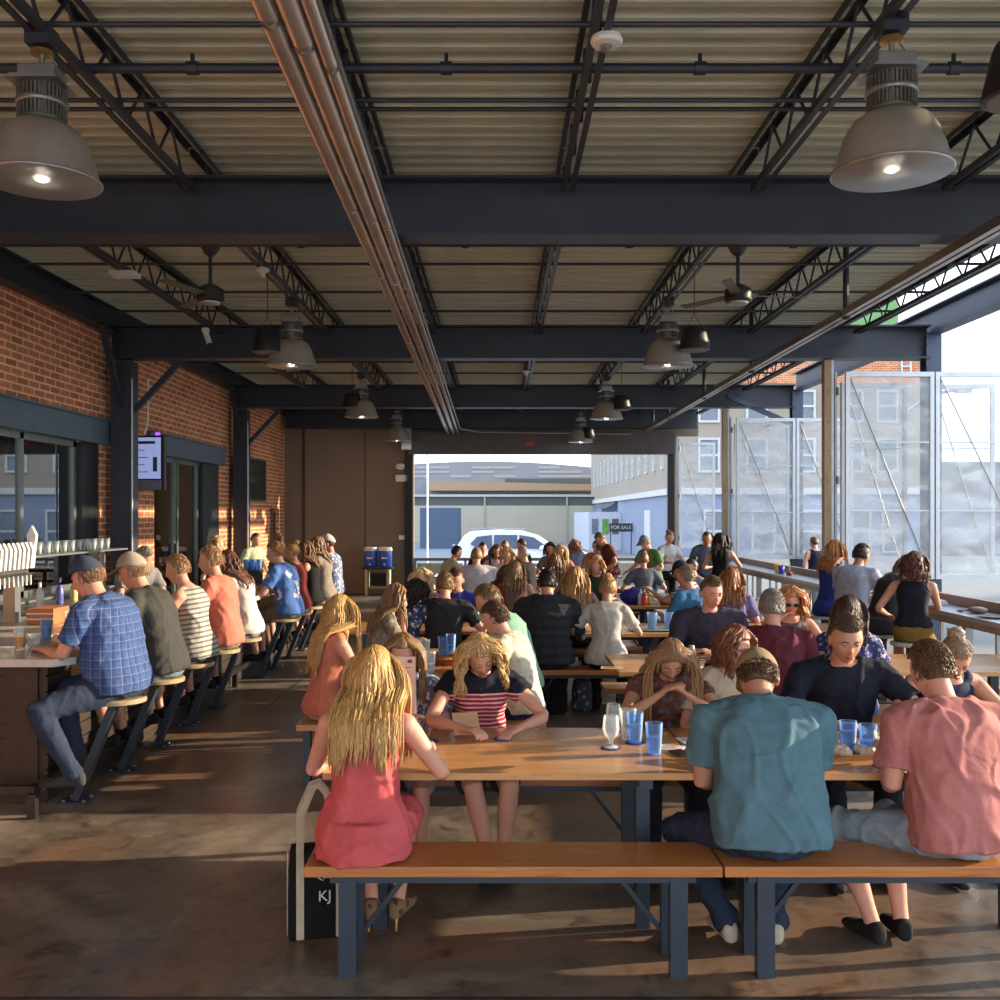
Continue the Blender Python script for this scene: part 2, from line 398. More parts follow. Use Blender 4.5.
# bridging rods and sprinkler pipes across the joists
def crossrod(y, z, r, nm_, lab, cat, x0=WX+.2, x1=4.6, mat=STEEL, fit=False):
    mb = MB(); mb.tube([(x0, y, z), (x1, y, z)], r, 8)
    if fit:
        x = x0+.4
        while x < x1: mb.tube([(x, y, z+r*.4), (x, y, z+r+.05)], .012, 6); mb.tube([(x-.03, y, z), (x+.03, y, z)], r*1.35, 8); x += 1.37
    return tag(mb.build(nm_, mat), lab, cat)
places = [(4.86, 4.225), (5.75, 4.225), (5.9, 4.235), (9.5, 4.225), (10.7, 4.225), (11.7, 4.225), (15.6, 4.225), (16.8, 4.225), (20.2, 4.225), (22.0, 4.225)]
bd = ['level with the two nearest light fixtures', 'second of the closest three', 'last before the nearest beam', 'just behind the ceiling fans', 'above the second row of lights', 'just before the second beam', 'midway between the second and third beams', 'above the third row of lights', 'just behind the third beam', 'closest to the end wall']
for (y, z), d in zip(places, bd): crossrod(y, z+.01, .014, 'bridging_rod', 'thin dark bracing rod under the roof, '+d, 'rod')
crossrod(8.35, 4.12, .032, 'sprinkler_pipe', 'dark sprinkler pipe with fittings hung just behind the nearest beam', 'pipe', WX+.3, 3.5, STEEL, True)
crossrod(5.4, 4.262, .028, 'sprinkler_pipe', 'dark sprinkler pipe crossing just behind the nearest light fixtures', 'pipe', WX+.3, 4.5, STEEL, True)
# three big conduits hung below the beams
for k, (x0, r, lab) in enumerate([(-.885, .043, 'left thick metal conduit of the three running under the roof'), (-.795, .043, 'middle thick metal conduit of the three running under the roof'), (-.72, .028, 'right thinner metal conduit of the three running under the roof')]):
    mb = MB(); A = V((x0+.04, 1.2, 3.77)); B = V((x0-[.315, .28, .25][k], 22.75, 3.77)); mb.tube([A, B, B+V((0, .35, -.02))], r, 16)
    for t in (.12, .23, .31, .45, .58, .7, .85): q = A.lerp(B, t+.01*k); mb.tube([q, q+V((0, .08, 0))], r*1.06, 16)
    tag(mb.build('conduit_pipe', PIPEM, None, True), lab, 'pipe')
mb = MB(); mb.tube([(-.66, 1.2, 3.80), (-.9, 22.6, 3.80)], .012, 8).tube([(-.9, 22.6, 3.8), (-.45, 22.9, 3.75), (3, 22.9, 3.7)], .014, 8)
tag(mb.build('thin_conduit', GALV), 'thin grey conduit running beside the three thick pipes and turning along the end wall', 'pipe')
# screen track hung near the open edge
r = thing('overhead_track', 'double metal track hung on rods along the open side under the roof', 'track', (3.37, 0, 0))
MB().bar((-.03, 1.0, 3.81), (-.03, 23, 3.81), .05, .07).bar((.035, 1.0, 3.795), (.035, 23, 3.795), .045, .045).build('rail', PIPEM, r)
for y in (4.3, 9.74, 13.4, 16.5, 20.0, 22.0): MB().tube([(0, y, 3.8), (0, y, 4.56)], .03, 8).build('hanger', STEEL, r); MB().ball((0, y, 3.81), .06).build('clamp', STEEL, r)

# openings in the brick wall: lintels, frames, glass, the room behind
DKF = plain('dark_window_frame', srgb(40, 44, 46), .4, .3)
LINT = plain('blue_grey_lintel', srgb(84, 100, 116), .5, .2)
for k, (a, b) in enumerate((O1, O2)):
    tag(MB().box(WX-.05, WX+.06, a-.3, b+.25, 2.76, 3.06).box(WX, WX+.1, a-.3, b+.25, 3.05, 3.075).box(WX, WX+.1, a-.3, b+.25, 2.745, 2.76).build('steel_lintel', LINT),
        ['blue-grey steel lintel over the wide pass-through window behind the taps', 'blue-grey steel lintel over the sliding glass doors by the menu screen'][k], 'lintel')
PANE = glass('window_glass', (.62, .66, .6), .015, .72, 1.45, 1)
w = thing('window_1', 'wide black-framed pass-through window behind the bar taps', 'window', (WX-.12, 0, 0)); w['kind'] = 'structure'
mb = MB(); a, b = O1
for y in (a+.04, 9.0, 10.85, 12.2): mb.box(-.035, .035, y-.04, y+.04, .95, 2.75)
mb.box(-.035, .035, a, 12.25, .95, 1.02).box(-.035, .035, a, b, 2.68, 2.75); mb.build('window_frame', plain('grey_frame', srgb(120, 124, 122), .35, .5), w)
MB().box(-.06, .1, 12.25, b, .95, 2.75).build('window_jamb', DKF, w)
for k, (p, q) in enumerate(((a+.08, 8.96), (9.04, 10.81), (10.89, 12.16))): MB().box(-.006, .006, p, q, 1.02, 2.68).build('pane', PANE, w)
MB().box(-.1, .3, a, b, .93, .955).build('window_sill', GALV, w)
d = thing('door_1', 'tall dark-framed sliding glass doors beyond the menu screen', 'door', (WX-.12, 0, 0)); d['kind'] = 'structure'
a, b = O2; mb = MB()
for y in (a+.04, a+1.2, a+1.35, a+2.4): mb.box(-.035, .035, y-.035, y+.035, 0, 2.75)
mb.box(-.035, .035, a, b, 2.68, 2.75).box(-.035, .035, a, b, 0, .08); mb.build('door_frame', plain('pale_green_frame', srgb(108, 122, 112), .35, .5), d)
MB().box(-.06, .1, a+2.5, b, 0, 2.75).build('door_jamb', DKF, d)
for p, q in ((a+.075, a+1.165), (a+1.385, a+2.365)): MB().box(-.006, .006, p, q, .08, 2.68).build('pane', PANE, d)
MB().box(.03, .07, a+1.16, a+1.2, 1.0, 1.4).build('door_handle', DKF, d)
d = thing('door_2', 'dark glazed door in the brick wall next to the end wall', 'door', (WX-.1, 22.65, 0)); d['kind'] = 'structure'
MB().box(-.03, .03, -.45, -.37, 0, 2.0).box(-.03, .03, .37, .45, 0, 2.0).box(-.03, .03, -.37, .37, 1.92, 2.0).box(-.03, .03, -.37, .37, 0, .1).build('door_frame', DKF, d)
MB().box(-.006, .006, -.37, .37, .1, 1.92).build('pane', PANE, d)
# inner room seen through the glass
INW = plain('inner_room_wall', srgb(120, 122, 96), .8, 0, .2, .7)
struct('wall_inner', MB().box(-9.2, -9.1, 3, EY, 0, 3.4).box(-9.1, WX-.31, 3, 3.1, 0, 3.4).box(-9.1, WX-.31, 23.4, 23.5, 0, 3.4), INW)
struct('ceiling_inner', MB().box(-9.1, WX-.31, 3, EY, 3.3, 3.4), plain('inner_ceiling', srgb(90, 88, 70), .8))
struct('floor_inner', MB().box(-9.1, WX-.31, 3, EY, -.1, -.005), plain('inner_floor', srgb(80, 70, 60), .5))
LEAF = plain('leaf_green', srgb(96, 150, 60), .6, 0, .5, 9)
rnd = random.Random(5)
cur = []
for k in range(7):
    y = 10.4+.22*k; mb = MB(); pts = [(-5.75+.03*math.sin(3*q), y+.012*math.sin(5*q+k)+.2*q/10, 1.1+1.6*q/10) for q in range(11)]; mb.tube(pts, .05, 8)
    tag(mb.build('curtain_fold', plain('pale_yellow_curtain', srgb(190, 190, 120), .8), None, True), 'pale yellow-green curtain fold hanging behind the right part of the pass-through window', 'curtain', 'curtain folds behind the window')
mb = MB()
for k in range(420):
    c = V((-7.6+rnd.gauss(0, .35), 17.2+rnd.gauss(0, .8), 2.0+rnd.gauss(0, .55))); t = Matrix.Rotation(rnd.random()*6, 3, V((rnd.random(), rnd.random(), rnd.random())).normalized())
    mb.add([c+t@V(p) for p in ((-.05, 0, 0), (0, -.03, .01), (.06, 0, 0), (0, .03, .01))], [(0, 1, 2, 3)])
r = thing('potted_tree', 'leafy green tree seen through the sliding glass doors', 'tree', (0, 0, 0))
mb.build('foliage', LEAF, r); MB().tube([(-7.6, 17.2, .3), (-7.55, 17.2, 1.2), (-7.6, 17.25, 2)], [.05, .04, .02]).build('trunk', BARWOOD, r)
MB().lathe([(.18, 0), (.24, .4), (.22, .4), (.2, .3)], (-7.6, 17.2, 0)).build('pot', plain('pot_clay', (.3, .15, .08)), r)
for k, y in enumerate((11.6, 17.2)):
    L = bpy.data.lights.new('inner_lamp', 'POINT'); L.energy = 70; L.color = (1, .93, .55) if k == 0 else (.9, 1, .9); L.shadow_soft_size = .3
    o = bpy.data.objects.new('inner_lamp', L); C.objects.link(o); o.location = (-6.6, y, 2.9)

# roller door housing, jambs, low railing at the back opening
DKM = plain('dark_door_track', srgb(34, 34, 38), .5, .3)
r = thing('roller_door', 'rolled-up dark sectional door with tracks at the end opening', 'door', (0, EY, 0))
MB().box(DX0-.1, 4.1, -.28, .02, DZ, DZ+.5).build('door_leaf', plain('roller_door_slats', srgb(74, 70, 70), .5, .3), r)
MB().box(DX0-.2, DX0-.02, -.1, .05, 0, DZ+.2).build('track', DKM, r); MB().box(DX1-.02, DX1+.14, -.1, .05, 0, DZ+.2).build('track', DKM, r)
MB().box(DX0-.25, DX0-.02, -.35, -.1, DZ+.1, DZ+.6).build('motor_box', GALV, r)
MB().box(.6, .8, -.29, -.285, DZ+.2, DZ+.28).build('warning_label', plain('red_label', (.5, .03, .02)), r)
PALEP = plain('pale_infill_panel', srgb(190, 190, 178), .6)
r = thing('low_railing', 'low railing with pale panels closing the foot of the end opening', 'railing', (0, EY+.12, 0))
MB().box(DX0, DX1, -.05, .06, .76, .83).build('top_rail', plain('grey_rail', srgb(120, 114, 108), .5), r)
for k in range(6): x = DX0+.03+k*(DX1-DX0-.06)/5; MB().box(x-.03, x+.03, -.03, .03, 0, .76).build('post', GALV, r)
for k in range(5): x0 = DX0+.08+k*(DX1-DX0-.06)/5; MB().box(x0, x0+1.08, -.01, .01, .08, .7).build('panel', PALEP, r)
# ------------------------------------------------------------ light fixtures, speakers, fans
def high_bay():
    r = thing('high_bay_light', '', 'light fixture')   # origin at the joist chord
    MB().box(-.06, .06, -.06, .06, -.06, .03).build('junction_box', STEEL, r)
    MB().lathe([(.015, -.06), (.05, -.075), (.055, -.095), (.02, -.1)], n=16).build('canopy', BRASS, r)
    mb = MB(); mb.tube([(0, 0, -.09), (0, 0, -.17)], .015); mb.tube([(.04, 0, -.1), (.07, 0, -.14), (.04, 0, -.19)], .006, 6); mb.build('hook', GALV, r)
    b = MB().box(-.09, .09, -.075, .075, -.235, -.165).build('ballast_box', GALV, r, bevel=.008)
    MB().prism([(-.13, -.25), (.13, -.25), (.1, -.232), (-.1, -.232)], -.12, .12).build('mounting_plate', GALV, r)
    mb = MB(); mb.lathe([(.085, -.25), (.095, -.27), (.095, -.42), (.1, -.43)], n=24)
    for k in range(36):
        a = 2*PI*k/36; mb.box(.09, .115, -.0025, .0025, -.41, -.265, Matrix.Rotation(a, 3, 'Z'))
    mb.build('heat_sink', plain('cast_ballast', srgb(122, 120, 112), .4, .5), r)
    MB().lathe([(.119, -.35), (.122, -.343), (.122, -.333), (.119, -.326)], n=32).build('band', GALV, r, True)
    prof = [(.10, -.43), (.13, -.44), (.175, -.47), (.215, -.53), (.24, -.6), (.262, -.68), (.27, -.71), (.272, -.715)]
    inner = [(x-.006, z) for x, z in prof[::-1]]
    MB().lathe(prof+[(.276, -.72)]+inner, n=48, cap=False).build('shade', ALU, r, auto=50)
    MB().lathe([(p[0]-.012, p[1]) for p in prof[::-1]]+[(.02, -.45)], n=48, cap=False).build('reflector', ALUIN, r, True)
    MB().ball((0, 0, -.52), (.04, .04, .07)).build('lamp_bulb', plain('lamp_bulb', (.9, .88, .8), .3, emit=(1, .9, .72), es=3), r)
    MB().lathe([(.268, -.722), (.28, -.716), (.28, -.706), (.27, -.704)], n=48).build('rim', GALV, r, True)
    return r
HB = [(-2.235, 4.88, 'in the top left corner, nearest one'), (1.86, 4.75, 'in the top right, nearest one'), (-2.27, 10.9, 'in the second row, left, behind a black hanging speaker'), (1.83, 10.9, 'in the second row, right, beside a hanging speaker'),
      (-2.3, 16.6, 'in the third row on the left'), (1.8, 16.9, 'in the third row on the right'), (-2.25, 21.8, 'in the last row before the brown end wall'), (1.8, 22.3, 'in the last row above the end opening')]
h0 = high_bay()
for i, (x, y, t) in enumerate(HB):
    o = h0 if i == 0 else dup(h0, (0, 0, 0)); o.location = (x, y, 4.19); o['label'] = 'silver bell-shaped high bay light '+t; o['group'] = 'high bay lights'
    L = bpy.data.lights.new('high_bay_fill', 'SPOT'); L.energy = 150; L.color = (1, .84, .62); L.spot_size = R(125); L.spot_blend = .8; L.shadow_soft_size = .08  # fill spot added below each high bay to brighten the hall
    q = bpy.data.objects.new('high_bay_fill', L); C.objects.link(q); q.location = (x, y, 3.52)
    L = bpy.data.lights.new('reflector_fill', 'POINT'); L.energy = 14; L.color = (1, .88, .7); L.shadow_soft_size = .05  # small fill added inside the shade to brighten its reflector
    q = bpy.data.objects.new('reflector_fill', L); C.objects.link(q); q.location = (x, y, 3.49)
def speaker():
    r = thing('pendant_speaker', '', 'speaker')
    MB().lathe([(.09, .24), (.11, .235), (.125, .2), (.165, .02), (.165, 0), (.15, -.004)], n=28).build('housing', BLACK, r, auto=40)
    MB().lathe([(.145, -.003), (.14, -.012), (.02, -.012)], n=28).build('grille', plain('grey_grille', srgb(110, 104, 102), .6), r)
    mb = MB(); mb.tube([(-.08, 0, .24), (0, 0, .38)], .003, 5).tube([(.08, 0, .24), (0, 0, .38)], .003, 5).tube([(0, 0, .38), (0, 0, 1.05)], .005, 5); mb.build('cable', BLACK, r)
    MB().box(.12, .155, -.03, .03, .05, .1).build('badge', plain('badge', (.4, .38, .3), .5), r); return r
s0 = speaker()
for i, (x, y, z, t) in enumerate([(2.2, 4.2, 3.62, 'cut off at the top right corner of the picture'), (-2.5, 10.75, 3.62, 'in front of the second-row left light'), (2.06, 10.6, 3.62, 'right of the second-row right light'),
                              (-2.44, 16.5, 3.62, 'in front of the third-row left light'), (2.04, 16.8, 3.62, 'beside the third-row right light'), (-2.25, 21.9, 3.5, 'at the last light before the brown wall'), (1.95, 22.2, 3.55, 'at the last light over the end opening')]):
    o = s0 if i == 0 else dup(s0, (0, 0, 0)); o.location = (x, y, z-.02 if y < 16 else z); o['label'] = 'black tapered hanging speaker '+t; o['group'] = 'hanging speakers'
def fan():
    r = thing('ceiling_fan', '', 'fan')
    MB().lathe([(.07, .02), (.09, -.01), (.05, -.08), (.02, -.1)], n=16).build('canopy', STEEL, r)
    MB().tube([(0, 0, -.05), (0, 0, -.36)], .016).build('down_rod', STEEL, r)
    MB().lathe([(.03, -.34), (.07, -.36), (.115, -.39), (.12, -.48), (.1, -.5)], n=24).build('motor', BLACK, r, auto=40)
    MB().lathe([(.09, -.5), (.085, -.515), (.02, -.52)], n=20).build('hub_cap', GALV, r)
    for k in range(3):
        M = Matrix.Rotation(2*PI*k/3+.15, 4, 'Z') @ Matrix.Translation((0, 0, -.44)) @ Matrix.Rotation(.18, 4, 'X')
        MB().box(.11, .62, -.04, .04, -.004, .004, M).build('blade', plain('fan_blade', srgb(90, 84, 74), .5), r)
    return r
f0 = fan()
for i, (x, t) in enumerate(((-2.52, 'left'), (2.07, 'right'))):
    o = f0 if i == 0 else dup(f0, (0, 0, 0)); o.location = (x, 8.7, 4.2); o['label'] = 'dark three-bladed ceiling fan on a short rod, the %s one of two' % t; o['group'] = 'ceiling fans'
r = thing('smoke_detector', 'round cream smoke detector under the centre joist near the camera', 'detector', (.52, 4.88, 4.18))
MB().lathe([(.075, 0), (.08, -.02), (.07, -.035), (.03, -.04)], n=28).build('housing', WHITEP, r, auto=40); MB().lathe([(.028, -.038), (.03, -.06), (.015, -.07)], n=14).build('sensor', GALV, r)
def det(x, y, lab):
    r = thing('smoke_detector', lab, 'detector', (x, y, 4.17)); MB().lathe([(.06, 0), (.065, -.02), (.03, -.045)], n=20).build('housing', WHITEP, r, auto=40); MB().ball((0, 0, -.06), .025).build('sensor', WHITEP, r)
det(-2.23, 9.4, 'cream round detector on the joist left of the second-row light'); det(.42, 16.1, 'small white detector under the centre joist beyond the second beam')
def cam_(x, y, z, lab):
    r = thing('security_camera', lab, 'camera', (x, y, z)); MB().box(-.04, .04, -.03, .03, 0, .05).build('mount', WHITEP, r); MB().tube([(0, 0, 0), (.05, -.02, -.14)], .035, 12).build('body', WHITEP, r); MB().tube([(.05, -.02, -.14), (.055, -.022, -.15)], .02, 10).build('lens', BLACK, r)
cam_(-3.62, 12.3, 4.1, 'small white security camera hanging at the second beam near the brick wall')
r = thing('junction_plate', 'flat white box fixed under the left joist behind the nearest beam', 'box', (-3.6, 9.6, 4.139)); MB().box(-.12, .12, -.1, .1, 0, .04).build('cover', WHITEP, r)
# things on the brown wall
r = thing('emergency_light', 'oval cream emergency light on the brown end wall', 'light fixture', (-2.35, EY-.06, 3.0)); MB().ball((0, 0, 0), (.14, .05, .08), 16, 10).build('housing', WHITEP, r, True); MB().box(-.08, .08, -.052, -.04, -.03, .02).build('lens', GALV, r)
r = thing('utility_box', 'small cream box below the emergency light on the brown end wall', 'box', (-2.33, EY-.06, 2.72)); MB().box(-.14, .14, -.04, .06, -.08, .08).build('cover', WHITEP, r, bevel=.01)
r = thing('wall_outlet', 'pair of pale outlet boxes low on the brown end wall by the opening', 'outlet', (-2.25, EY-.03, 1.32)); MB().box(-.14, -.01, -.04, .03, -.05, .05).box(.01, .14, -.04, .03, -.05, .05).build('cover', WHITEP, r); MB().tube([(0, 0, .05), (0, 0, 1.3)], .012, 6).build('conduit', plain('brown_conduit', srgb(110, 98, 84), .7), r)
# televisions
TVS = plain('lit_menu_screen', srgb(118, 128, 168), .3, emit=srgb(150, 165, 215), es=.45)
TXT = plain('menu_text_ink', srgb(60, 64, 100), .5)
r = thing('menu_screen', 'tall lit menu screen hung beside the steel column on the brick wall', 'screen', (-4.92, 13.85, 2.55), R(-6))
MB().box(-.27, .30, -.04, .04, -.36, .40).build('frame', BLACK, r, bevel=.01); sc = MB().box(-.25, .25, -.046, -.039, -.2, .37).build('display', TVS, r)
MB().box(-.25, .26, -.06, -.03, -.35, -.22).build('lower_shelf', plain('screen_shelf', srgb(110, 118, 140), .4), r)
mb = MB(); mb.box(-.21, .17, -.049, -.045, .28, .32)
for k in range(4): mb.box(-.21, -.175, -.049, -.045, .18-.1*k, .22-.1*k); mb.box(-.14, -.14+.16+.05*(k % 2), -.049, -.045, .19-.1*k, .2-.1*k)
mb.box(.14, .2, -.049, -.045, -.1, .1); mb.build('menu_lines', TXT, sc)
MB().tube([(0, 0, .42), (0, .1, .62), (0, .1, 1.2)], .014).build('bracket', WHITEP, r)
for q_ in (.2, -.2): MB().ball((q_, -.03, .42), (.04, .03, .025)).build('purple_light', plain('purple_lamp', (.2, .05, .5), .4, emit=(.3, .08, .8), es=1), r)
r = thing('television', 'dark flat television mounted on the brick wall past the second column', 'television', (WX+.25, 19.65, 2.54), R(-8))
MB().box(-.04, .04, -.6, .6, -.42, .42).build('frame', BLACK, r, bevel=.01); MB().box(.038, .045, -.56, .56, -.38, .38).build('display', plain('dark_display', srgb(30, 48, 40), .12), r); MB().box(-.2, -.04, -.08, .08, -.08, .08).build('bracket', BLACK, r)

# ------------------------------------------------------------ picnic tables and benches
def picnic_table(L, W=.92, h=.74, lengthwise=False):
    r = thing('picnic_table', '', 'table')
    m = TWOODY if lengthwise else TWOOD
    mb = MB()
    if lengthwise: mb.box(0, W, 0, L, h-.032, h); n = 0
    else: mb.box(0, L, 0, W, h-.032, h)
    mb.build('tabletop', m, r, bevel=.004)
    T = (lambda x, y: (y, x)) if lengthwise else (lambda x, y: (x, y))
    def bx(a, b, c, d, e, f):
        (x0, y0), (x1, y1) = T(a, c), T(b, d); return MB().box(min(x0, x1), max(x0, x1), min(y0, y1), max(y0, y1), e, f)
    mb = bx(.12, L-.12, W/2-.03, W/2+.03, h-.1, h-.032); mb.build('apron', BENCHLEG, r)
    for x in (.2, L-.26):
        for y in (.17, W-.23): bx(x, x+.06, y, y+.06, 0, h-.09).build('leg', BENCHLEG, r)
        bx(x, x+.06, .08, W-.08, h-.09, h-.032).build('cross_bar', BENCHLEG, r)
    return r
def bench(L, W=.31, h=.452, lengthwise=False, mat=None):
    r = thing('picnic_bench', '', 'bench'); T = (lambda x, y: (y, x)) if lengthwise else (lambda x, y: (x, y))
    def bx(a, b, c, d, e, f):
        (x0, y0), (x1, y1) = T(a, c), T(b, d); return MB().box(min(x0, x1), max(x0, x1), min(y0, y1), max(y0, y1), e, f)
    bx(0, L, 0, W, h-.042, h).build('seat', (TWOODY if lengthwise else BWOOD), r, bevel=.004)
    bx(.1, L-.1, .03, .07, h-.075, h-.042).build('rail', BENCHLEG, r)
    for x in (.135, L-.205):
        for y in (.02, W-.07): bx(x, x+.07, y, y+.05, 0, h-.042).build('leg', BENCHLEG, r)
        mb = MB(); a = T(x+.035, W-.05); b = T(x+(.3 if x < .5 else -.23), W-.05); mb.bar((a[0], a[1], .05), (b[0], b[1], h-.06), .02); mb.build('brace', BENCHLEG, r)
    return r
tp = {}
def put_table(x, y, L, lab, group, lw=False, W=.92):
    k = (L, lw, W)
    if k not in tp: tp[k] = picnic_table(L, W, lengthwise=lw); o = tp[k]
    else: o = dup(tp[k], (0, 0, 0))
    o.location = (x, y, 0); o['label'] = lab; o['group'] = group
bp = {}
def put_bench(x, y, L, lab, group, lw=False):
    k = (L, lw)
    if k not in bp: bp[k] = bench(L, lengthwise=lw); o = bp[k]
    else: o = dup(bp[k], (0, 0, 0))
    o.location = (x, y, 0); o['label'] = lab; o['group'] = group
G1 = 'wooden picnic tables'; G2 = 'wooden picnic benches'
put_table(-.765, 4.3, 1.635, 'long wooden picnic table in front, with the pair of blue tumblers', G1)
put_table(.88, 4.3, 1.635, 'wooden picnic table in front on the right, before the teal t-shirt', G1)
put_bench(-.78, 3.97, 1.665, 'front wooden bench on dark legs carrying the person in coral', G2)
put_bench(.893, 3.97, 1.665, 'front wooden bench on dark legs carrying the teal and salmon t-shirts', G2)
put_bench(-.78, 5.3, 1.665, 'bench behind the front table under the navy and red striped top', G2)
put_bench(.893, 5.3, 1.665, 'bench behind the front right table under the navy t-shirt', G2)
put_table(-.98, 6.62, 1.7, 'picnic table set lengthwise behind the striped top, beside the green t-shirt', G1, True, .94)
put_bench(-1.36, 6.66, 1.7, 'lengthwise bench on the left under the peach sleeveless top', G2, True)
put_bench(.0, 6.66, 1.7, 'lengthwise bench under the pale green and white printed t-shirts', G2, True)
rows = [(.84, 7.07, 1.6, 'picnic table in front of the slate purple t-shirt'), (2.47, 7.07, 1.6, 'picnic table between the maroon t-shirt and the person in sunglasses')]
for x, y, L, t in rows:
    put_table(x, y, 1.6, t, G1); put_bench(x, y-.36, 1.6, t.replace('picnic table', 'near bench of the table'), G2); put_bench(x, y+.98, 1.6, t.replace('picnic table', 'far bench of the table'), G2)
for x, y, t in [(-1.55, 9.55, 'in front of the dark grey t-shirt on the left'), (.1, 9.35, 'in front of the puffer jacket and lace blouse'), (1.75, 9.35, 'carrying the black tray with tumblers'),
                (-1.2, 12.1, 'on the left beyond the dark grey t-shirt'), (.45, 12.1, 'in the middle beyond the dark plum top'), (2.1, 12.1, 'on the right with the blue bag and sauce bottles'),
                (-1.1, 15.0, 'on the left before the lilac striped t-shirt'), (.7, 15.0, 'in the middle of the fourth row'), (-1.2, 18.0, 'on the left of the fifth row'), (.6, 18.0, 'in the middle of the fifth row'),
                (-1.1, 20.8, 'at the far left before the end railing'), (.7, 20.8, 'at the far right before the end railing')]:
    put_table(x, y, 1.6, 'wooden picnic table '+t, G1); put_bench(x, y-.36, 1.6, 'near-side bench of the table '+t, G2); put_bench(x, y+.98, 1.6, 'far-side bench of the table '+t, G2)

# ------------------------------------------------------------ left bar
BX = -2.68; BY0 = 6.2; BY1 = 15.6
r = thing('bar_counter', 'long L-shaped bar with pale worktop and dark plank front at the left', 'bar counter', (0, 0, 0))
p = [(BX-.09, BY0), (BX, BY0+.12), (BX, BY1), (BX-.62, BY1), (BX-.62, BY0+.65), (-4.6, BY0+.65), (-4.6, BY0)]
MB().prism(p, .905, .955, 2).build('worktop', COUNTER, r, bevel=.004)
mb = MB(); mb.box(BX-.5, BX-.24, BY0+.22, BY1-.05, 0, .905)
for k in range(9): mb.box(BX-.24, BX-.225, BY0+.22, BY1-.05, .02+.1*k, .11+.1*k)
mb.build('plank_front', BARWOOD, r)
mb = MB(); mb.box(-4.55, BX-.26, BY0+.24, BY0+.5, 0, .905)
for k in range(9): mb.box(-4.55, BX-.26, BY0+.225, BY0+.24, .02+.1*k, .11+.1*k)
mb.box(BX-.42, BX-.28, BY0+.2, BY0+.225, 0, .9); mb.build('plank_end', BARWOOD, r)
BRK = wood('pine_bracket', srgb(170, 120, 62), srgb(200, 150, 86), 0, .6)  # light pine tone of the brackets under the worktop
for k in range(9):
    y = BY0+.62+1.05*k; MB().prism([(BX-.03, .9), (BX-.225, .9), (BX-.225, .7), (BX-.17, .66), (BX-.05, .76)], y-.05, y+.05, 1).build('bracket', BRK, r)
fr = plain('foot_rail_steel', srgb(64, 62, 62), .35, .7)
MB().bar((BX-.17, BY0-.1, .175), (BX-.17, BY1, .175), .05, .05).bar((-4.5, BY0-.1, .175), (BX-.15, BY0-.1, .175), .05, .05).build('foot_rail', fr, r)
for k in range(7): y = BY0-.1+1.55*k; MB().box(BX-.195, BX-.145, y-.025, y+.025, 0, .16).build('rail_post', fr, r)
def stool():
    r = thing('bar_stool', '', 'stool')
    MB().lathe([(.165, .64), (.178, .645), (.18, .665), (.172, .675)], n=32).build('seat', SEATW, r, auto=40)
    MB().bar((-.27, 0, .01), (-.02, 0, .635), .05, .075, up=(0, 1, 0)).build('leg', BENCHLEG, r)
    MB().box(-.36, -.17, -.085, .085, 0, .012).build('base_plate', BENCHLEG, r)
    for a in (-.33, -.2):
        for b in (-.06, .06): MB().lathe([(.012, .01), (.012, .022)], (a, b, 0), 6).build('bolt', GALV, r)
    MB().bar((-.1, 0, .632), (.12, 0, .632), .06, .015).build('seat_plate', BENCHLEG, r); return r
SY = [6.47, 7.25, 8.0, 8.8, 9.6, 11.4, 12.1, 12.9, 13.7, 14.5]
who = ['the person in the blue plaid shirt', 'the person in the dark grey t-shirt and tan cap', 'the person in the striped tank top', 'the person in the coral t-shirt', 'the person in the white top', 'the person in the blue t-shirt', 'the person in the red sleeveless top', 'the person in the black vest', 'the person in the taupe t-shirt', 'the person in the white cap']
s0 = stool()
for i, y in enumerate(SY):
    o = s0 if i == 0 else dup(s0, (0, 0, 0)); o.location = (-2.47, y, 0); o['label'] = 'slanting-leg bar stool under '+who[i]; o['group'] = 'bar stools along the left bar'
# back bar with taps
r = thing('back_bar', 'steel back counter with shelves under the pass-through window', 'counter', (0, 0, 0))
MB().box(-5.0, -4.35, 7.2, 12.7, .86, .92).build('worktop', GALV, r); MB().box(-5.0, -4.42, 7.2, 12.7, 0, .86).build('cabinet', BLACK, r)
for k in range(4): MB().box(-4.42, -4.4, 7.3+1.35*k, 8.55+1.35*k, .1, .8).build('door', plain('steel_cabinet_door', srgb(96, 96, 94), .35, .7), r)
r = thing('glass_shelf', 'thin steel shelf holding upturned glassware in front of the window', 'shelf', (0, 0, 0))
MB().box(-4.95, -4.65, 9.9, 12.5, 1.42, 1.44).build('shelf_board', GALV, r)
for y in (10, 12.4): MB().box(-4.95, -4.9, y-.02, y+.02, .92, 1.42).build('post', GALV, r)
rnd = random.Random(3)
g0 = None
for k in range(12):
    y = 10.0+.2*k
    if g0 is None:
        g0 = thing('pint_glass', '', 'glass'); MB().lathe([(.03, 0), (.042, .13), (.04, .13), (.028, .01)], n=12).build('bowl', GLASSC, g0, True); o = g0
    else: o = dup(g0, (0, 0, 0))
    o.location = (-4.8, y, 1.441); o['label'] = 'clear pint glass in the row on the steel shelf by the window'; o['group'] = 'glasses on the steel shelf'
r = thing('tap_tower', 'beer tap tower with a row of white tap handles behind the bar', 'tap tower', (-4.1, 8.15, 0))
MB().box(-.06, .06, -.55, .42, 1.28, 1.42).build('drip_body', plain('steel_body', srgb(140, 136, 130), .3, .8), r); MB().box(-.05, .05, -.4, -.3, .92, 1.28).build('stand', GALV, r); MB().box(-.05, .05, .2, .3, .92, 1.28).build('stand', GALV, r)
MB().box(-.35, .1, -.6, .5, .8, .92).build('counter_block', plain('steel_body', (1, 1, 1)), r)
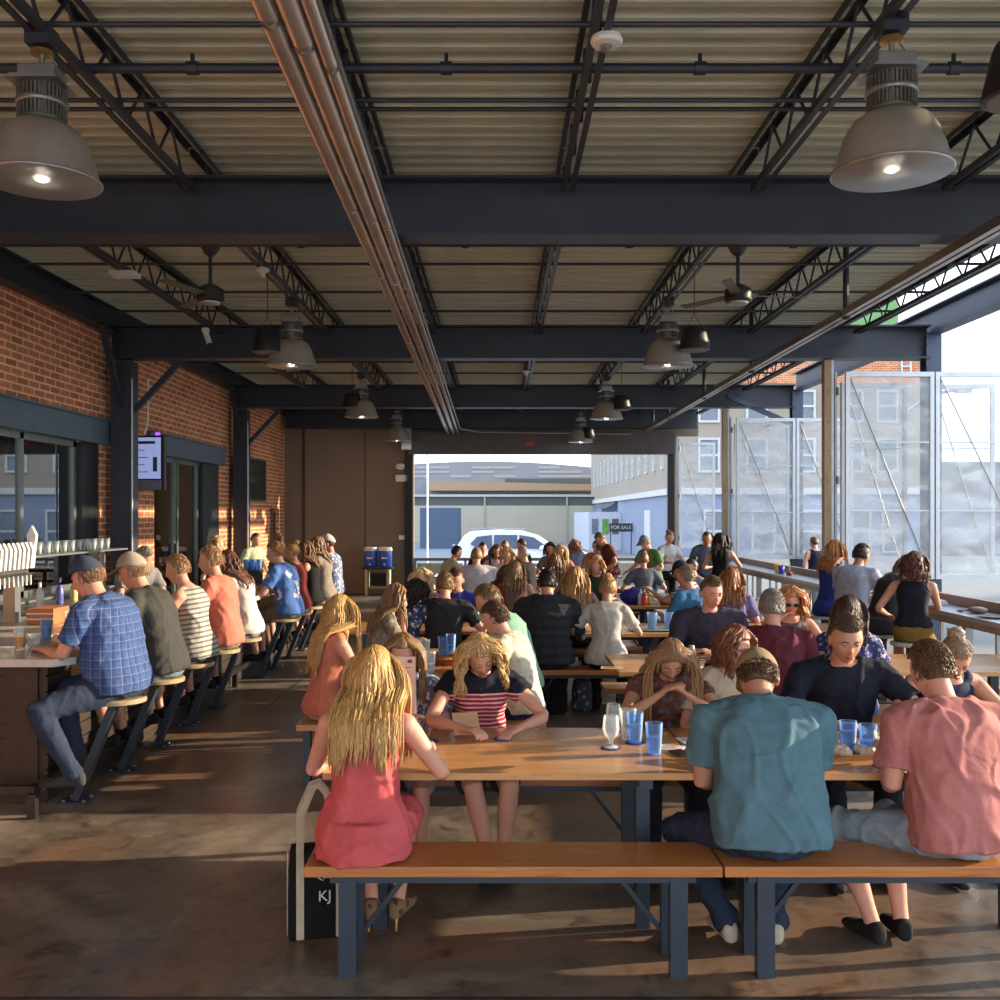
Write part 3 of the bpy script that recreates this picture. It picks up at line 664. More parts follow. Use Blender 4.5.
for k in range(12):
    y = -.5+.075*k; MB().tube([(.05, y, 1.36), (.12, y, 1.34), (.12, y, 1.26)], .011, 8).build('faucet', GALV, r)
    MB().prism([(.1, 1.4), (.13, 1.4), (.145, 1.56), (.12, 1.62), (.095, 1.56)], y-.018, y+.018, 1).build('tap_handle', WHITEP, r)
MB().prism([(.1, 1.4), (.13, 1.4), (.15, 1.6), (.16, 1.68), (.12, 1.76), (.08, 1.68), (.09, 1.6)], .34, .38, 1).build('tall_tap_handle', WHITEP, r)
r = thing('carton', 'orange-brown carton on the counter below the taps', 'carton', (-3.75, 8.3, .955)); MB().box(-.11, .11, -.15, .15, .0, .13).build('carton_body', plain('orange_carton', srgb(176, 104, 66), .7), r); MB().box(-.11, .11, -.152, -.15, .04, .05).box(-.11, .11, -.152, -.15, .085, .095).build('stripe', WHITEP, r)
MBX = MB().box(-4.2, -3.35, 7.3, 9.6, .86, .95).build('service_counter', COUNTER); tag(MBX, 'steel service counter behind the bar below the tap tower', 'counter')
o = MB().box(-4.15, -3.4, 7.35, 9.55, 0, .86).build('undercounter_cooler', BLACK); tag(o, 'black cooler cabinet under the service counter behind the bar', 'cabinet')
for k, (y, c) in enumerate([(10.0, (.7, .7, .66)), (10.15, (.1, .12, .4)), (10.5, (.6, .62, .58)), (9.9, (.65, .5, .2))]):
    r = thing('bottle', ['white carton-like bottle', 'dark blue bottle', 'clear grey bottle', 'amber bottle'][k]+' on the back counter behind the bar', 'bottle', (-4.6, y+.3*k, .92)); MB().lathe([(.035, 0), (.038, .01), (.038, .16), (.015, .2), (.014, .26)], n=12).build('body', plain('bottle_%d' % k, c, .2), r, True); MB().lathe([(.016, .26), (.016, .28)], n=10).build('cap', BLACK, r)
# upright post with bottles/blue things at the bar's middle
r = thing('napkin_stand', 'dark service stand with blue tumblers and bottles on the far part of the bar', 'stand', (-3.1, 12.55, .955)); MB().box(-.12, .12, -.1, .1, .0, .03).box(-.1, .1, .07, .1, .03, .3).box(-.12, .12, -.1, .1, .18, .2).build('rack', BLACK, r)
for k in range(3): MB().lathe([(.03, .2), (.04, .34), (.037, .34), (.028, .21)], (-.08+.08*k, -.02, 0), 12).build('tumbler', GLASSB, r, True)

# ------------------------------------------------------------ right rail counter, posts, screens
r = thing('rail_counter', 'long pale drink rail with weathered back board along the open side', 'counter', (0, 0, 0))
MB().box(4.08, 4.47, 6.0, 19.3, .925, .965).build('worktop', RAILTOP, r)
MB().box(4.08, 4.1, 6.0, 19.3, .865, .925).build('edge_band', plain('rail_edge', srgb(150, 140, 122), .5), r)
MB().box(4.47, 4.52, 5.6, 19.3, .9, 1.06).build('back_board', GREYWOOD, r)
mb = MB()
for k in range(37):
    y = 6.1+.365*k
    if k % 4 == 0: MB().box(4.2, 4.27, y, y+.07, 0, .925).build('post', GALV, r)
    else: MB().box(4.3, 4.325, y, y+.03, .1, .925).build('baluster', GALV, r)
MB().box(4.28, 4.34, 6.0, 19.3, .07, .11).build('bottom_rail', GALV, r)
for i, (x, y, t) in enumerate([(4.29, 13.0, 'the near one beside the widest screens'), (4.29, 18.9, 'the middle one'), (4.22, 24.05, 'the far one beside the end opening')]):
    r = thing('screen_post', 'tan wood-faced post carrying the mesh screens, '+t, 'post', (x, y, 0))
    MB().box(-.09, .0, -.06, .06, 0, 3.86).build('wood_facing', POSTWOOD, r); MB().box(.003, .035, -.05, .05, 0, 3.86).box(.05, .075, -.05, .03, 0, 3.7).build('steel_channel', GALV, r)
    for z in (3.45, 2.3, 1.3): MB().tube([(.085, -.07, z-.05), (.085, -.07, z+.05)], .022, 10).build('hinge', GALV, r)
    mb = MB()
    for k in range(9): mb.lathe([(.008, 0), (.008, .01)], (0, 0, 0), 6, M=Matrix.Translation((-.045, -.06, .4+.38*k)) @ Matrix.Rotation(PI/2, 4, 'X'))
    mb.build('screw', BLACK, r)
SF = plain('screen_frame_metal', srgb(188, 194, 200), .4, .35, .08)
def screen(x0, x1, y, z0, z1, lab, grp='folding mesh screens', flip=False, dy=0.):
    r = thing('mesh_screen', lab, 'screen', (x0, y, 0), math.atan2(dy, x1-x0)); w = math.hypot(x1-x0, dy)
    MB().box(0, .05, -.025, .025, z0, z1).box(w-.05, w, -.025, .025, z0, z1).box(.05, w-.05, -.025, .025, z1-.06, z1).box(.05, w-.05, -.025, .025, z0, z0+.06).build('frame', SF, r)
    MB().box(.05, w-.05, -.002, .002, z0+.06, z1-.06).build('mesh_panel', SCREEN, r)
    
    for zm in (z0+(z1-z0)*.33, z0+(z1-z0)*.66): MB().box(.05, w-.05, -.012, .012, zm-.008, zm+.008).build('cross_bar', SF, r)
    mb = MB(); mb.tube([(.06, -.02, z1-.08), (w-.07, -.02, z0+.1)] if not flip else [(w-.06, -.02, z1-.08), (.07, -.02, z0+.1)], .009, 6); mb.build('brace_rod', GALV, r)
screen(4.42, 5.55, 12.8, 1.03, 3.68, 'near mesh screen next to the tan post, over the rail stools')
screen(5.57, 6.9, 12.8, 1.03, 3.68, 'near mesh screen at the right edge with a slanting brace rod')
screen(4.5, 5.42, 13.2, 1.06, 3.6, 'second mesh layer folded just behind the near screen', dy=.14)
screen(5.78, 6.6, 13.45, 1.06, 3.6, 'second mesh layer folded behind the right edge screen', dy=-.1)
screen(4.42, 5.52, 18.7, 1.03, 3.66, 'middle mesh screen right of the middle post')
screen(5.54, 6.6, 18.7, 1.03, 3.66, 'middle mesh screen farther out from the middle post')
screen(4.5, 5.6, 19.2, 1.05, 3.6, 'second mesh layer folded behind the middle screen', dy=.15)
screen(4.33, 5.2, 24.2, 1.03, 3.6, 'far mesh screen beside the end opening')
# stools at the rail
def rstool(s0=[]):
    if s0: return dup(s0[0], (0, 0, 0))
    r = thing('rail_stool', '', 'stool'); MB().lathe([(.17, .64), (.182, .645), (.182, .668), (.174, .675)], n=28).build('seat', COUNTER, r, auto=40)
    MB().box(-.035, .035, -.035, .035, .01, .64).build('leg', BLACK, r); MB().box(-.16, .16, -.16, .16, 0, .012).build('base_plate', BLACK, r); s0.append(r); return r
for y, t in [(9.25, 'the person in the dark tank top and mustard shorts'), (9.95, 'the person in the charcoal dress'), (10.85, 'the person in the pale blue shirt'), (11.7, 'the person in the royal blue dress'), (16.4, 'the person in black'), (17.4, 'the person in the slate blue polo'), (18.6, 'the person in black with a cap')]:
    o = rstool(); o.location = (3.8, y, 0); o['label'] = 'square-legged rail stool under '+t; o['group'] = 'stools along the drink rail'
for y in (14.0, 13.2): o = rstool(); o.location = (3.75, y, 0); o['label'] = 'empty stool at the drink rail, %s one' % ('farther' if y > 13.5 else 'nearer'); o['group'] = 'stools along the drink rail'

# ------------------------------------------------------------ outside
PAVE = plain('outdoor_paving', srgb(113, 113, 111), .9, 0, .1, 1.5)
struct('ground', MB().box(4.75, 60, -10, 45.9, -.12, -.03).box(-60, 4.75, EY+.3, 26, -.12, -.03).box(-60, 60, -14, .3, -.12, -.01), PAVE)
struct('street', MB().box(-70, 60, 26, 120, -.6, -.5), plain('street_asphalt', srgb(110, 116, 125), .9, 0, .08, .6))
tag(MB().box(-12, -3.2, 50, 58, -.5, -.42).build('grass_strip', plain('grass', srgb(72, 111, 56), .9, 0, .3, 3)), 'strip of green grass beyond the end opening on the left', 'grass')
bpy.data.objects['grass_strip'].location.y = -12
W1 = plain('precast_wall', srgb(170, 165, 147), .8, 0, .05, .5); W2 = plain('grey_cladding', srgb(129, 132, 139), .7, 0, .05, .4); W3 = plain('dark_band', srgb(82, 86, 87), .7)
r = thing('concrete_wall', 'long pale concrete wall behind the parked car', 'wall', (0, 85, -.5))
MB().box(-12, 13.6, 0, .5, 0, 3.15).build('panel', W1, r); MB().box(-12, 13.6, .1, .6, 3.15, 3.9).build('dark_band', W3, r)
MB().box(-12, 13.6, -.1, .5, 3.9, 4.1).build('coping', plain('coping', srgb(177, 177, 175), .7), r)
for k in range(3): x = -8.3+k*7.0; MB().box(x-.08, x+.08, -.06, 0, 0, 4.0).build('joint_strip', plain('joint', srgb(154, 151, 141), .8), r)
r = thing('arched_hall', 'big grey arched building with staggered panels and tan lower roof', 'building', (0, 95, -.5))
pts = [(-14+k*2.4, 6.3+1.15*math.sin(PI*min(1, max(0, (k*2.4+3)/31)))) for k in range(12)]
MB().prism([(-14, 0)]+pts+[(12.4, 0)], 0, 20, 1).build('facade', W2, r)
rnd = random.Random(8); mb = MB()
for k in sorted({(rnd.randrange(10), rnd.randrange(3)) for _ in range(26)}):
    x = -9+k[0]*2.1; z = 5.9+k[1]*.42; MB().box(x+.02, x+2.08, -.06, -.01, z, z+.25).build('cladding_panel', plain('light_cladding', srgb(151, 153, 156), .7), r)
MB().box(.5, 12.4, -.08, .02, 5.35, 5.8).build('dark_window_band', W3, r)
MB().prism([(-6.6, 4.6), (12.5, 4.6), (12.5, 5.1), (-6.6, 5.5)], -3, 0, 1).build('tan_roof', plain('tan_roof', srgb(163, 137, 110), .8), r)
tag(MB().box(-5.6, -2.95, 70, 76, -.5, 2.35).build('container', plain('slate_container', srgb(72, 89, 115), .7)), 'slate blue box container left of the white car', 'container')
r = thing('light_pole', 'thin pale pole standing outside at the left of the opening', 'pole', (-2.9, 40, -.5)); MB().tube([(0, 0, 0), (0, 0, 9)], .035).build('shaft', WHITEP, r); MB().box(-.15, .15, -.15, .15, 0, .2).build('base', WHITEP, r)
# brick corner building
BB = plain('painted_brick_front', srgb(151, 141, 130), .85, 0, .05, .6); BLG = plain('blue_grey_ground_floor', srgb(127, 139, 163), .8, 0, .04, .6)
r = thing('corner_building', 'three-storey brick corner building with white windows and a letter H on its parapet', 'building', (0, 46, -.5))
MB().box(8, 19.4, 0, 42, 3.6, 9.3).build('upper_wall', BB, r); MB().box(8, 19.4, .05, 42, 0, 3.3).build('ground_wall', BLG, r)
MB().box(7.85, 19.5, -.12, 42, 3.3, 3.6).build('cornice', plain('white_trim', srgb(190, 192, 194), .7), r)
MB().box(7.98, 19.45, -.03, 42, 9.3, 10.4).build('parapet', BRICK, r); MB().box(7.98, 19.45, -.03, 0, 8.4, 9.3).build('parapet', BRICK, r)
PANEW = plain('window_pane_dark', srgb(103, 115, 129), .15); TR = plain('white_trim', (1, 1, 1))
def win(x, z, w, h, side=False, y=0):
    M = Matrix.Identity(4) if not side else Matrix.Translation((8, y, 0)) @ Matrix.Rotation(-PI/2, 4, 'Z')
    mb = MB(); x0 = x if not side else 0
    for a, b, c, d in ((x0-w/2, x0-w/2+.1, z, z+h), (x0+w/2-.1, x0+w/2, z, z+h), (x0-w/2+.1, x0+w/2-.1, z, z+.1), (x0-w/2+.1, x0+w/2-.1, z+h-.1, z+h), (x0-w/2+.1, x0+w/2-.1, z+h/2-.05, z+h/2+.05)): mb.box(a, b, -.1, .02, c, d, M)
    f = mb.build('window_frame', TR, r); MB().box(x0-w/2+.1, x0+w/2-.1, -.04, .02, z+.1, z+h-.1, M).build('pane', PANEW, f)
for x in (9.6, 11.8, 14.0, 16.2, 17.8):
    win(x, 4.3, 1.0, 1.6); win(x, 6.6, 1.0, 1.5); win(x+.3, .6, 1.1, 2.0)
for k in range(14): win(0, 4.6, .55, 1.9, True, 3+k*2.7)
MB().box(5.85, 8.02, 20, 33, 0, 2.55).build('shopfront', plain('white_shopfront', srgb(184, 189, 202), .7), r)
for k, x in enumerate((6.05, 6.75, 7.4)): MB().box(x, x+.42, 19.95, 20, 1.1, 2.1).build('shop_window', [PANEW, LEAF, W3][k], r)
aw = MB()
for k in range(5): y = 22+k*2.2; aw.add([V(q) for q in ((8, y, 3.3), (8, y+2, 3.3), (7.2, y+2, 2.8), (7.2, y, 2.8))], [(0, 1, 2, 3)])
aw.build('awning', plain('dark_awning', srgb(60, 67, 79), .8), r)
MB().box(7.86, 8.02, 6.5, 8.5, 0, 2.6).build('side_door', TR, r)
s = MB().box(6.55, 7.95, 13.9, 14, 1.35, 1.85).box(6.6, 6.66, 13.95, 14, 0, 1.35).box(7.84, 7.9, 13.95, 14, 0, 1.35).build('sign_board', plain('sign_dark', srgb(44, 46, 56), .6), r)
text_mesh('sign_lettering', 'FOR SALE', .3, TR, (7.25, 13.88, 1.6), (PI/2, 0, 0), s, .01, .95)
text_mesh('letter_h', 'H', .85, TR, (18.65, -.08, 9.14), (PI/2, 0, 0), r, .04)
MB().box(21.5, 23.9, 30, 34, 0, 15.3).box(20.5, 21.5, 30, 34, 0, 14.2).build('green_tower', plain('green_cladding', srgb(103, 146, 94), .7), thing('green_building', 'green stepped building showing above the steel beam at the upper right', 'building', (0, 30, -.5)))
r = thing('low_building', 'low grey-brown building beyond the screens at the right edge', 'building', (0, 50, -.5)); MB().box(20.5, 46, 0, 8, 0, 4.9).build('wall', plain('grey_brown', srgb(113, 110, 113), .85), r); MB().box(20.4, 46.1, -.2, 0, 4.6, 5).build('coping', W3, r)
for x in (22, 25, 28, 31): MB().box(x, x+1.4, -.05, .05, 1.2, 3).build('window', PANEW, r)
r = thing('street_lamp', 'curved street lamp seen through the right screen', 'street lamp', (15.3, 38, -.5)); MB().tube([(0, 0, 0), (0, 0, 5.6), (.2, 0, 6.3), (1.0, 0, 6.9), (2.0, 0, 7.1)], .06).build('pole', GALV, r); MB().box(2.0, 2.6, -.12, .12, 7.0, 7.15).build('lamp_head', GALV, r)
r = thing('bicycle_rack', 'grey curved bicycle rack beyond the drink rail', 'rack', (5.2, 14.2, -.03))
for k in range(4): MB().tube([(0, .8*k, 0), (0, .8*k, .55), (.06, .8*k+.17, .8), (.06, .8*k+.34, .55), (0, .8*k+.34, 0)], .025, 8).build('hoop', GALV, r, True)
# across-the-street house reflected in the bar window
r = thing('white_house', 'white gabled house across the street to the right, reflected in the bar window', 'house', (24, 22, -.03))
MB().box(0, 8, -8, 8, 0, 6).build('wall', plain('house_siding', srgb(146, 147, 151), .8), r); MB().prism([(-9, 6), (9, 6), (0, 9.2)], -.3, 8.3, 0).build('roof', plain('house_roof', srgb(82, 79, 82), .8), r)
for y in (-5, 0, 5): f = MB().box(-.08, .02, y-.7, y+.7, 3.4, 5.2).build('window_frame', TR, r); MB().box(-.1, -.07, y-.55, y+.55, 3.55, 5.05).build('pane', PANEW, f)
r.location.x = 40
# white car
r = thing('car', 'white sport utility car parked outside the end opening', 'car', (-1.62, 33.5, -.62), 0)
CW = plain('white_car_paint', srgb(226, 228, 234), .15, 0, .02); CG = plain('car_glass', srgb(50, 66, 96), .08)
side = [(.0, .45), (0, 1.0), (.12, 1.35), (.42, 1.78), (.6, 1.9), (1.6, 1.96), (2.4, 1.92), (2.95, 1.76), (3.65, 1.3), (4.6, 1.18), (4.95, 1.0), (5.0, .5), (4.6, .35), (.4, .35)]
rings = []
for y, ins in ((0, .0), (.06, -.0), (1.84, 0), (1.9, 0)):
    e = .06 if y in (0, 1.9) else 0
    rings.append([V((x+(2.5-x)*e*.3, y+(0 if z < 1.2 else (.16*(z-1.2)/.7)*(1 if y < 1 else -1)), z-e*(z-1)*.6)) for x, z in side])
mb = MB(); mb.loft(rings); mb.build('body', CW, r, auto=35)
def sidewin(pl): 
    mb = MB(); mb.loft([[V((x, -.006+.16*(z-1.2)/.7-.012, z)) for x, z in pl], [V((x, .03+.16*(z-1.2)/.7, z)) for x, z in pl]]); return mb
sidewin([(.62, 1.5), (.85, 1.74), (1.35, 1.8), (1.35, 1.34), (.9, 1.34)]).build('side_window', CG, r); sidewin([(1.42, 1.34), (1.42, 1.8), (2.2, 1.8), (2.2, 1.34)]).build('side_window', CG, r); sidewin([(2.27, 1.34), (2.27, 1.8), (2.75, 1.72), (3.3, 1.34)]).build('side_window', CG, r)
MB().box(-.02, .05, .3, 1.6, 1.15, 1.45).build('tail_light', plain('tail_light', srgb(90, 80, 140), .2), r)
MB().ball((3.05, -.14, 1.36), (.12, .08, .1)).build('side_mirror', CW, r, True); MB().tube([(.6, .22, 1.97), (1.2, .22, 2.02), (2.5, .22, 1.98)], .02).build('roof_rail', GALV, r)
for x in (.95, 4.05): MB().lathe([(.2, 0), (.38, .0), (.38, .22), (.2, .22)], n=24, M=Matrix.Translation((x, .2, .38)) @ Matrix.Rotation(PI/2, 4, 'X')).build('wheel', BLACK, r)

# ------------------------------------------------------------ coolers and stand
r = thing('cooler_stand', 'pale wooden stand under the two blue drink coolers by the brown wall', 'stand', (PX(378, 23.2), 23.2, 0))
for x in (-.28, .22): MB().box(x, x+.06, -.2, .2, 0, .6).build('leg', plain('pale_stand_wood', srgb(190, 176, 150), .6), r)
MB().box(-.34, .34, -.24, .24, .6, .64).build('top', BARWOOD, r); MB().box(-.25, .25, -.18, .18, .16, .19).build('shelf', plain('pale_stand_wood', (1, 1, 1)), r); MB().box(-.2, .2, .1, .12, .2, .5).build('back_panel', BLACK, r)
for k, x in enumerate((-.17, .17)):
    q = thing('drink_cooler', 'blue cylindrical drink cooler with white lid, the %s one' % ('left' if k == 0 else 'right'), 'cooler', (PX(378, 23.2)+x, 23.2, .64))
    MB().lathe([(.135, 0), (.155, .03), (.155, .36), (.15, .38)], n=24).build('body', BLUEP, q, auto=40); MB().lathe([(.16, .38), (.165, .4), (.15, .46), (.05, .47)], n=24).build('lid', WHITEP, q, auto=40)
    MB().box(-.02, .02, -.2, -.15, .05, .09).build('spigot', WHITEP, q); MB().box(-.07, .07, -.158, -.152, .2, .23).build('label_strip', WHITEP, q)
# ------------------------------------------------------------ people
QUEUE = []
def queue(mb, name, mat, parent, voxel, smooth=4, wr=0, wf=9., pf=None, extra=None, label=None):
    me = mb.mesh(name+'_raw'); o = bpy.data.objects.new('raw', me); C.objects.link(o)
    md = o.modifiers.new('r', 'REMESH'); md.mode = 'VOXEL'; md.voxel_size = voxel
    if smooth: s = o.modifiers.new('s', 'SMOOTH'); s.iterations = smooth; s.factor = .5
    QUEUE.append((o, name, mat, parent, wr, wf, pf, extra, label))
def flush():
    bpy.context.view_layer.update(); dg = bpy.context.evaluated_depsgraph_get(); out = []
    for o, name, mat, parent, wr, wf, pf, extra, label in QUEUE:
        me = bpy.data.meshes.new_from_object(o.evaluated_get(dg)); out.append(me)
    for (o, name, mat, parent, wr, wf, pf, extra, label), me in zip(QUEUE, out):
        raw = o.data; bpy.data.objects.remove(o); bpy.data.meshes.remove(raw)
        if wr or pf:
            n = len(me.vertices); co = np.empty(n*3); no = np.empty(n*3)
            me.vertices.foreach_get('co', co); me.vertices.foreach_get('normal', no); co = co.reshape(-1, 3); no = no.reshape(-1, 3)
            sx = (int(abs(parent.location.x*131+parent.location.y*57)*10) % 97)*.37
            d = np.zeros(n)
            if wr:
                for i in range(n):
                    x, y, z = co[i]; q = V((x*wf*1.2+sx+z*1.2, y*wf, z*wf*.55+x*2)); w = noise.noise(q); q2 = V((x*wf*.8-z*4+sx*2, y*wf, z*wf*.7+x*4+9)); w2 = noise.noise(q2); u = max(0., 1-5.5*abs(w))+.8*max(0., 1-6.*abs(w2))
                    d[i] = wr*(.62*u-.25) + wr*.5*noise.noise(V((x*wf*2.0+sx, y*wf*2.0, z*wf*1.2)))
            d = np.maximum(d, -.005)
            if pf: d += pf(co)
            co = co + no*d[:, None]; me.vertices.foreach_set('co', co.reshape(-1)); me.update()
        if extra is not None:
            bm = bmesh.new(); bm.from_mesh(me); bm.from_mesh(extra); bm.to_mesh(me); bm.free()
        me.name = name; me.materials.clear(); me.materials.append(mat); me.shade_smooth()
        ob = bpy.data.objects.new(name, me); C.objects.link(ob); ob.parent = parent
        if label: ob['label'] = label
    QUEUE.clear()

def ik(a, t, l1, l2, pole):
    a, t = V(a), V(t); d = t-a; L = d.length
    if L > (l1+l2)*.995: t = a+d*((l1+l2)*.995/L); d = t-a; L = d.length
    u = d/L; x = (l1*l1-l2*l2+L*L)/(2*L); h = math.sqrt(max(0, l1*l1-x*x))
    p = V(pole); p = p-u*p.dot(u)
    p = p.normalized() if p.length > 1e-5 else V((0, 0, 1))
    return a+u*x+p*h, t

def ring(c, rx, ry, M, n=20, e=2.4):
    out = []
    for j in range(n):
        a = 2*PI*j/n; ca, sa = math.cos(a), math.sin(a)
        out.append(c + M @ V((math.copysign(abs(ca)**(2/e), ca)*rx, math.copysign(abs(sa)**(2/e), sa)*ry, 0)))
    return out

def head_pts(n, m, f=1.0, fem=False, feat=True):
    """points of a head about its own centre; +Y is the face, z up; eyes lie at z=0"""
    rows = []
    for i in range(m+1):
        ph = -PI/2+PI*(.015+.97*i/m); row = []
        for j in range(n):
            th = 2*PI*j/n+PI/2
            x, y, z = math.cos(ph)*math.cos(th), math.cos(ph)*math.sin(th), math.sin(ph)
            rx, ry, rz = .077, .096, .118
            px, py, pz = x*rx, y*ry, z*rz
            # jaw: narrow and bring forward below the cheekbones, flatten the back of the neck side
            if z < 0: k = -z; px *= 1-.34*k**1.3; py = py*(1-.2*k) + (.022*k if y > 0 else .03*k)
            if y > .3: py -= .006*(y-.3)*(1-abs(z))   # flatter face
            if feat and y > 0:
                g = lambda cx, cz, sx, sz: math.exp(-((px-cx)/sx)**2-((pz-cz)/sz)**2)
                py += .024*g(0, -.034, .0105, .013) + .013*g(0, -.012, .008, .02)
                py += .005*g(0, -.046, .018, .007)
                py -= .009*(g(.031, .0, .0165, .011)+g(-.031, .0, .0165, .011))
                py += .005*(g(.03, .018, .022, .007)+g(-.03, .018, .022, .007))
                py += .0065*g(0, -.062, .022, .0055)+.007*g(0, -.0725, .018, .0055) - .004*g(0, -.067, .024, .0025)
                py += .008*g(0, -.1, .02, .014) - .003*g(0, -.084, .02, .005)
                py += .004*(g(.042, -.03, .018, .018)+g(-.042, -.03, .018, .018))
            row.append(V((px*f, py*f, pz*f)))
        rows.append(row)
    return rows

def hand(mb, w, d, nrm, s, curl, side, fing=True, rf=.0085):
    d = V(d).normalized(); nrm = V(nrm); nrm = (nrm-d*nrm.dot(d)).normalized(); a = d.cross(nrm)*side   # a: towards thumb
    M = Matrix((a, nrm, d)).transposed(); w = V(w)
    mb.loft([ring(w+d*t*s, rx*s, ry*s, M, 12, 2.6) for t, rx, ry in ((-.015, .022, .018), (.0, .027, .019), (.03, .036, .016), (.06, .041, .015), (.085, .040, .013), (.094, .034, .010))])
    if not fing: mb.tube([w+d*.08*s, w+d*.12*s-nrm*.015*s, w+d*.15*s-nrm*.04*s*(.4+curl)], [.026*s, .024*s, .016*s], 10, .5, nrm, True); return
    for k, (o, L) in enumerate(((.031, .072), (.0105, .08), (-.0105, .074), (-.031, .058))):
        p = w+d*.088*s+a*o*s; pts = [p-d*.01]; ang = 0; dd = d
        for q in (.45, .32, .25):
            ang += curl*(.75+.12*k); dd = d*math.cos(ang)-nrm*math.sin(ang)+a*o*1.2; p = p+dd.normalized()*L*q*s; pts.append(p)
        mb.tube(pts, [rf*s*1.1, rf*s*1.05, rf*s, rf*s*.85], 8, 1, nrm, True)
    p = w+d*.03*s+a*.028*s; mb.tube([p, p+(a*.6+d*.8-nrm*.35).normalized()*.035*s, p+(a*.6+d*.8-nrm*.35).normalized()*.035*s+(d-nrm*(.3+curl*.5)+a*.1).normalized()*.035*s], [.0125*s, .011*s, .0085*s], 8, 1, nrm, True)

def person(lab, x, y, rz, seat=None, s=1., fem=0, lean=8, bend=8, side=0, hp=0, hy=0, hr=0, hair='short', hc=(.08, .04, .02), sk=(.55, .3, .2),
           top=None, sleeve='short', bot=None, blen='long', shoe=(.02, .02, .02), arms=None, legs=None, wide=1., belly=0, dress=0, z0=0, face=0, cap=None, glasses=None, group=None, far=None, wr=.009, legpole=None, twist=0, puffer=0, curl=.45, hlen=.35, capback=0, elb=None, hem=0, hemt=-.13, name='person'):
    Y = y; vox = max(.0075, min(.017, Y*.0014)); near = Y < 7.5; mid = Y < 12
    root = thing(name, lab, 'person', (x, y, z0), R(rz), group)
    rnd = random.Random(int(abs(x*1000)+y*77))
    st = seat is None
    hip = V((0, 0, (.93 if st else 0)*s + (seat+.095*s if not st else 0)))
    la, be = R(lean), R(bend)
    # spine: four stations, each tipping further
    def up(a, b2=0): return V((math.sin(R(side))*(1), math.sin(a), math.cos(a))).normalized()
    SL = .535*s; P = [hip]; A = [la*.3]
    K = 8
    for k in range(K): a = la+be*(k/(K-1)-.3)*2; P.append(P[-1]+up(a)*SL/K); A.append(a)
    tw = R(twist)
    def frame(t):   # t 0..1 along the spine
        q = max(0., min(1., t))*K; i = min(K-1, int(q)); f = q-i
        c = P[i].lerp(P[i+1], f); a = A[i]*(1-f)+A[i+1]*f; u = up(a); r = V((math.cos(tw*t), math.sin(tw*t), 0)); r = (r-u*r.dot(u)).normalized(); fw = u.cross(r)
        if t < 0: c = P[0]+u*SL*t
        if t > 1: c = P[-1]+u*SL*(t-1)
        return c, Matrix((r, fw, u)).transposed()
    if fem: prof = [(-.17, .10, .085), (-.1, .150, .105), (.0, .170, .12), (.12, .162, .112), (.3, .128, .09), (.45, .124, .09), (.62, .138, .108), (.74, .148, .118), (.85, .142, .098), (.93, .095, .075), (1.0, .056, .054)]
    else: prof = [(-.17, .10, .09), (-.1, .145, .11), (.0, .160, .12), (.12, .158, .115), (.3, .150, .105), (.45, .155, .108), (.62, .168, .118), (.74, .178, .122), (.85, .168, .108), (.93, .115, .085), (1.0, .062, .06)]
    sw = (.162 if fem else .188)*wide*s
    def torso(mb, inf=0, t0=-.2, t1=1.01, fl=0):
        rs = []
        for t, rx, ry in prof:
            if t < t0 or t > t1: continue
            c, M = frame(t); b = belly*math.exp(-((t-.3)/.22)**2)
            k = fl*max(0, (.35-t))*.35
            rs.append(ring(c+M @ V((0, b*.5, 0)), (rx*wide+b*.5)*s+inf+k, ry*s*(wide**.5)+b*.5+inf+k*.7, M, 24))
        mb.loft(rs)
        if fem and t1 > .8:
            c, M = frame(.68)
            for q in (-1, 1): mb.ball(c+M @ V((q*.062*s, .075*s, 0)), (.056*s+inf*.6, .05*s+inf*.6, .056*s+inf*.6), 12, 8)
    SH = {}
    for q in (-1, 1):
        c, M = frame(.845); SH[q] = c+M @ V((q*sw, 0, 0))
    nb, NM = frame(1.0)
    # legs
    HJ = {q: hip+V((q*.085*s*(wide**.4), .01, -.02)) for q in (-1, 1)}
    TH, SN = .43*s, .42*s
    if legs is None:
        if st: legs = {-1: (-.1*s, .02, .085), 1: (.1*s, -.02, .085)}
        elif seat > .6: legs = {-1: (-.12*s, .34, .27), 1: (.10*s, .36, .27)}
        else: legs = {-1: (-.12*s, .36*s, .085), 1: (.12*s, .40*s, .085)}
    LEG = {}
    for q in (-1, 1):
        pole = (q*.15, 1, .9) if not st else (0, 1, 0)
        if legpole: pole = legpole[q]
        k, an = ik(HJ[q], legs[q], TH, SN, pole); LEG[q] = (HJ[q], k, an)
    def leg(mb, q, inf=0, end=1., hi=0):
        a, k, an = LEG[q]; g = 1 if not fem else .94
        pts = []; rad = []
        for t, r in ((0, .092), (.25, .088), (.5, .078), (.75, .066), (.93, .057)): pts.append(a.lerp(k, t)); rad.append(r*s*g*(.9+.1*wide)+inf)
        pts.append(k+(k-(a+an)/2).normalized()*.006); rad.append(.056*s*g+inf)
        for t, r in ((.08, .054), (.25, .057), (.4, .055), (.65, .044), (.85, .036), (1., .034)): pts.append(k.lerp(an, t)); rad.append(r*s*g+inf*(1.2 if t > .5 else 1))
        tot = len(pts)
        if end < 1: m = max(3, int(round(tot*end))); pts, rad = pts[:m], rad[:m]; rad[-1] += inf*.8+.006
        mb.tube(pts, rad, 14, 1, (1, 0, 0), True)
    # arms
    UA, FA = .285*s, .255*s
    if arms is None:
        if st: arms = {-1: (-.2*s, .16, .98*s), 1: (.2*s, .16, .98*s)}
        elif seat > .6: arms = {-1: (-.16, .42, .985), 1: (.14, .44, .985)}
        else: arms = {-1: (-.17, .36, .785), 1: (.15, .38, .785)}
    ARM = {}
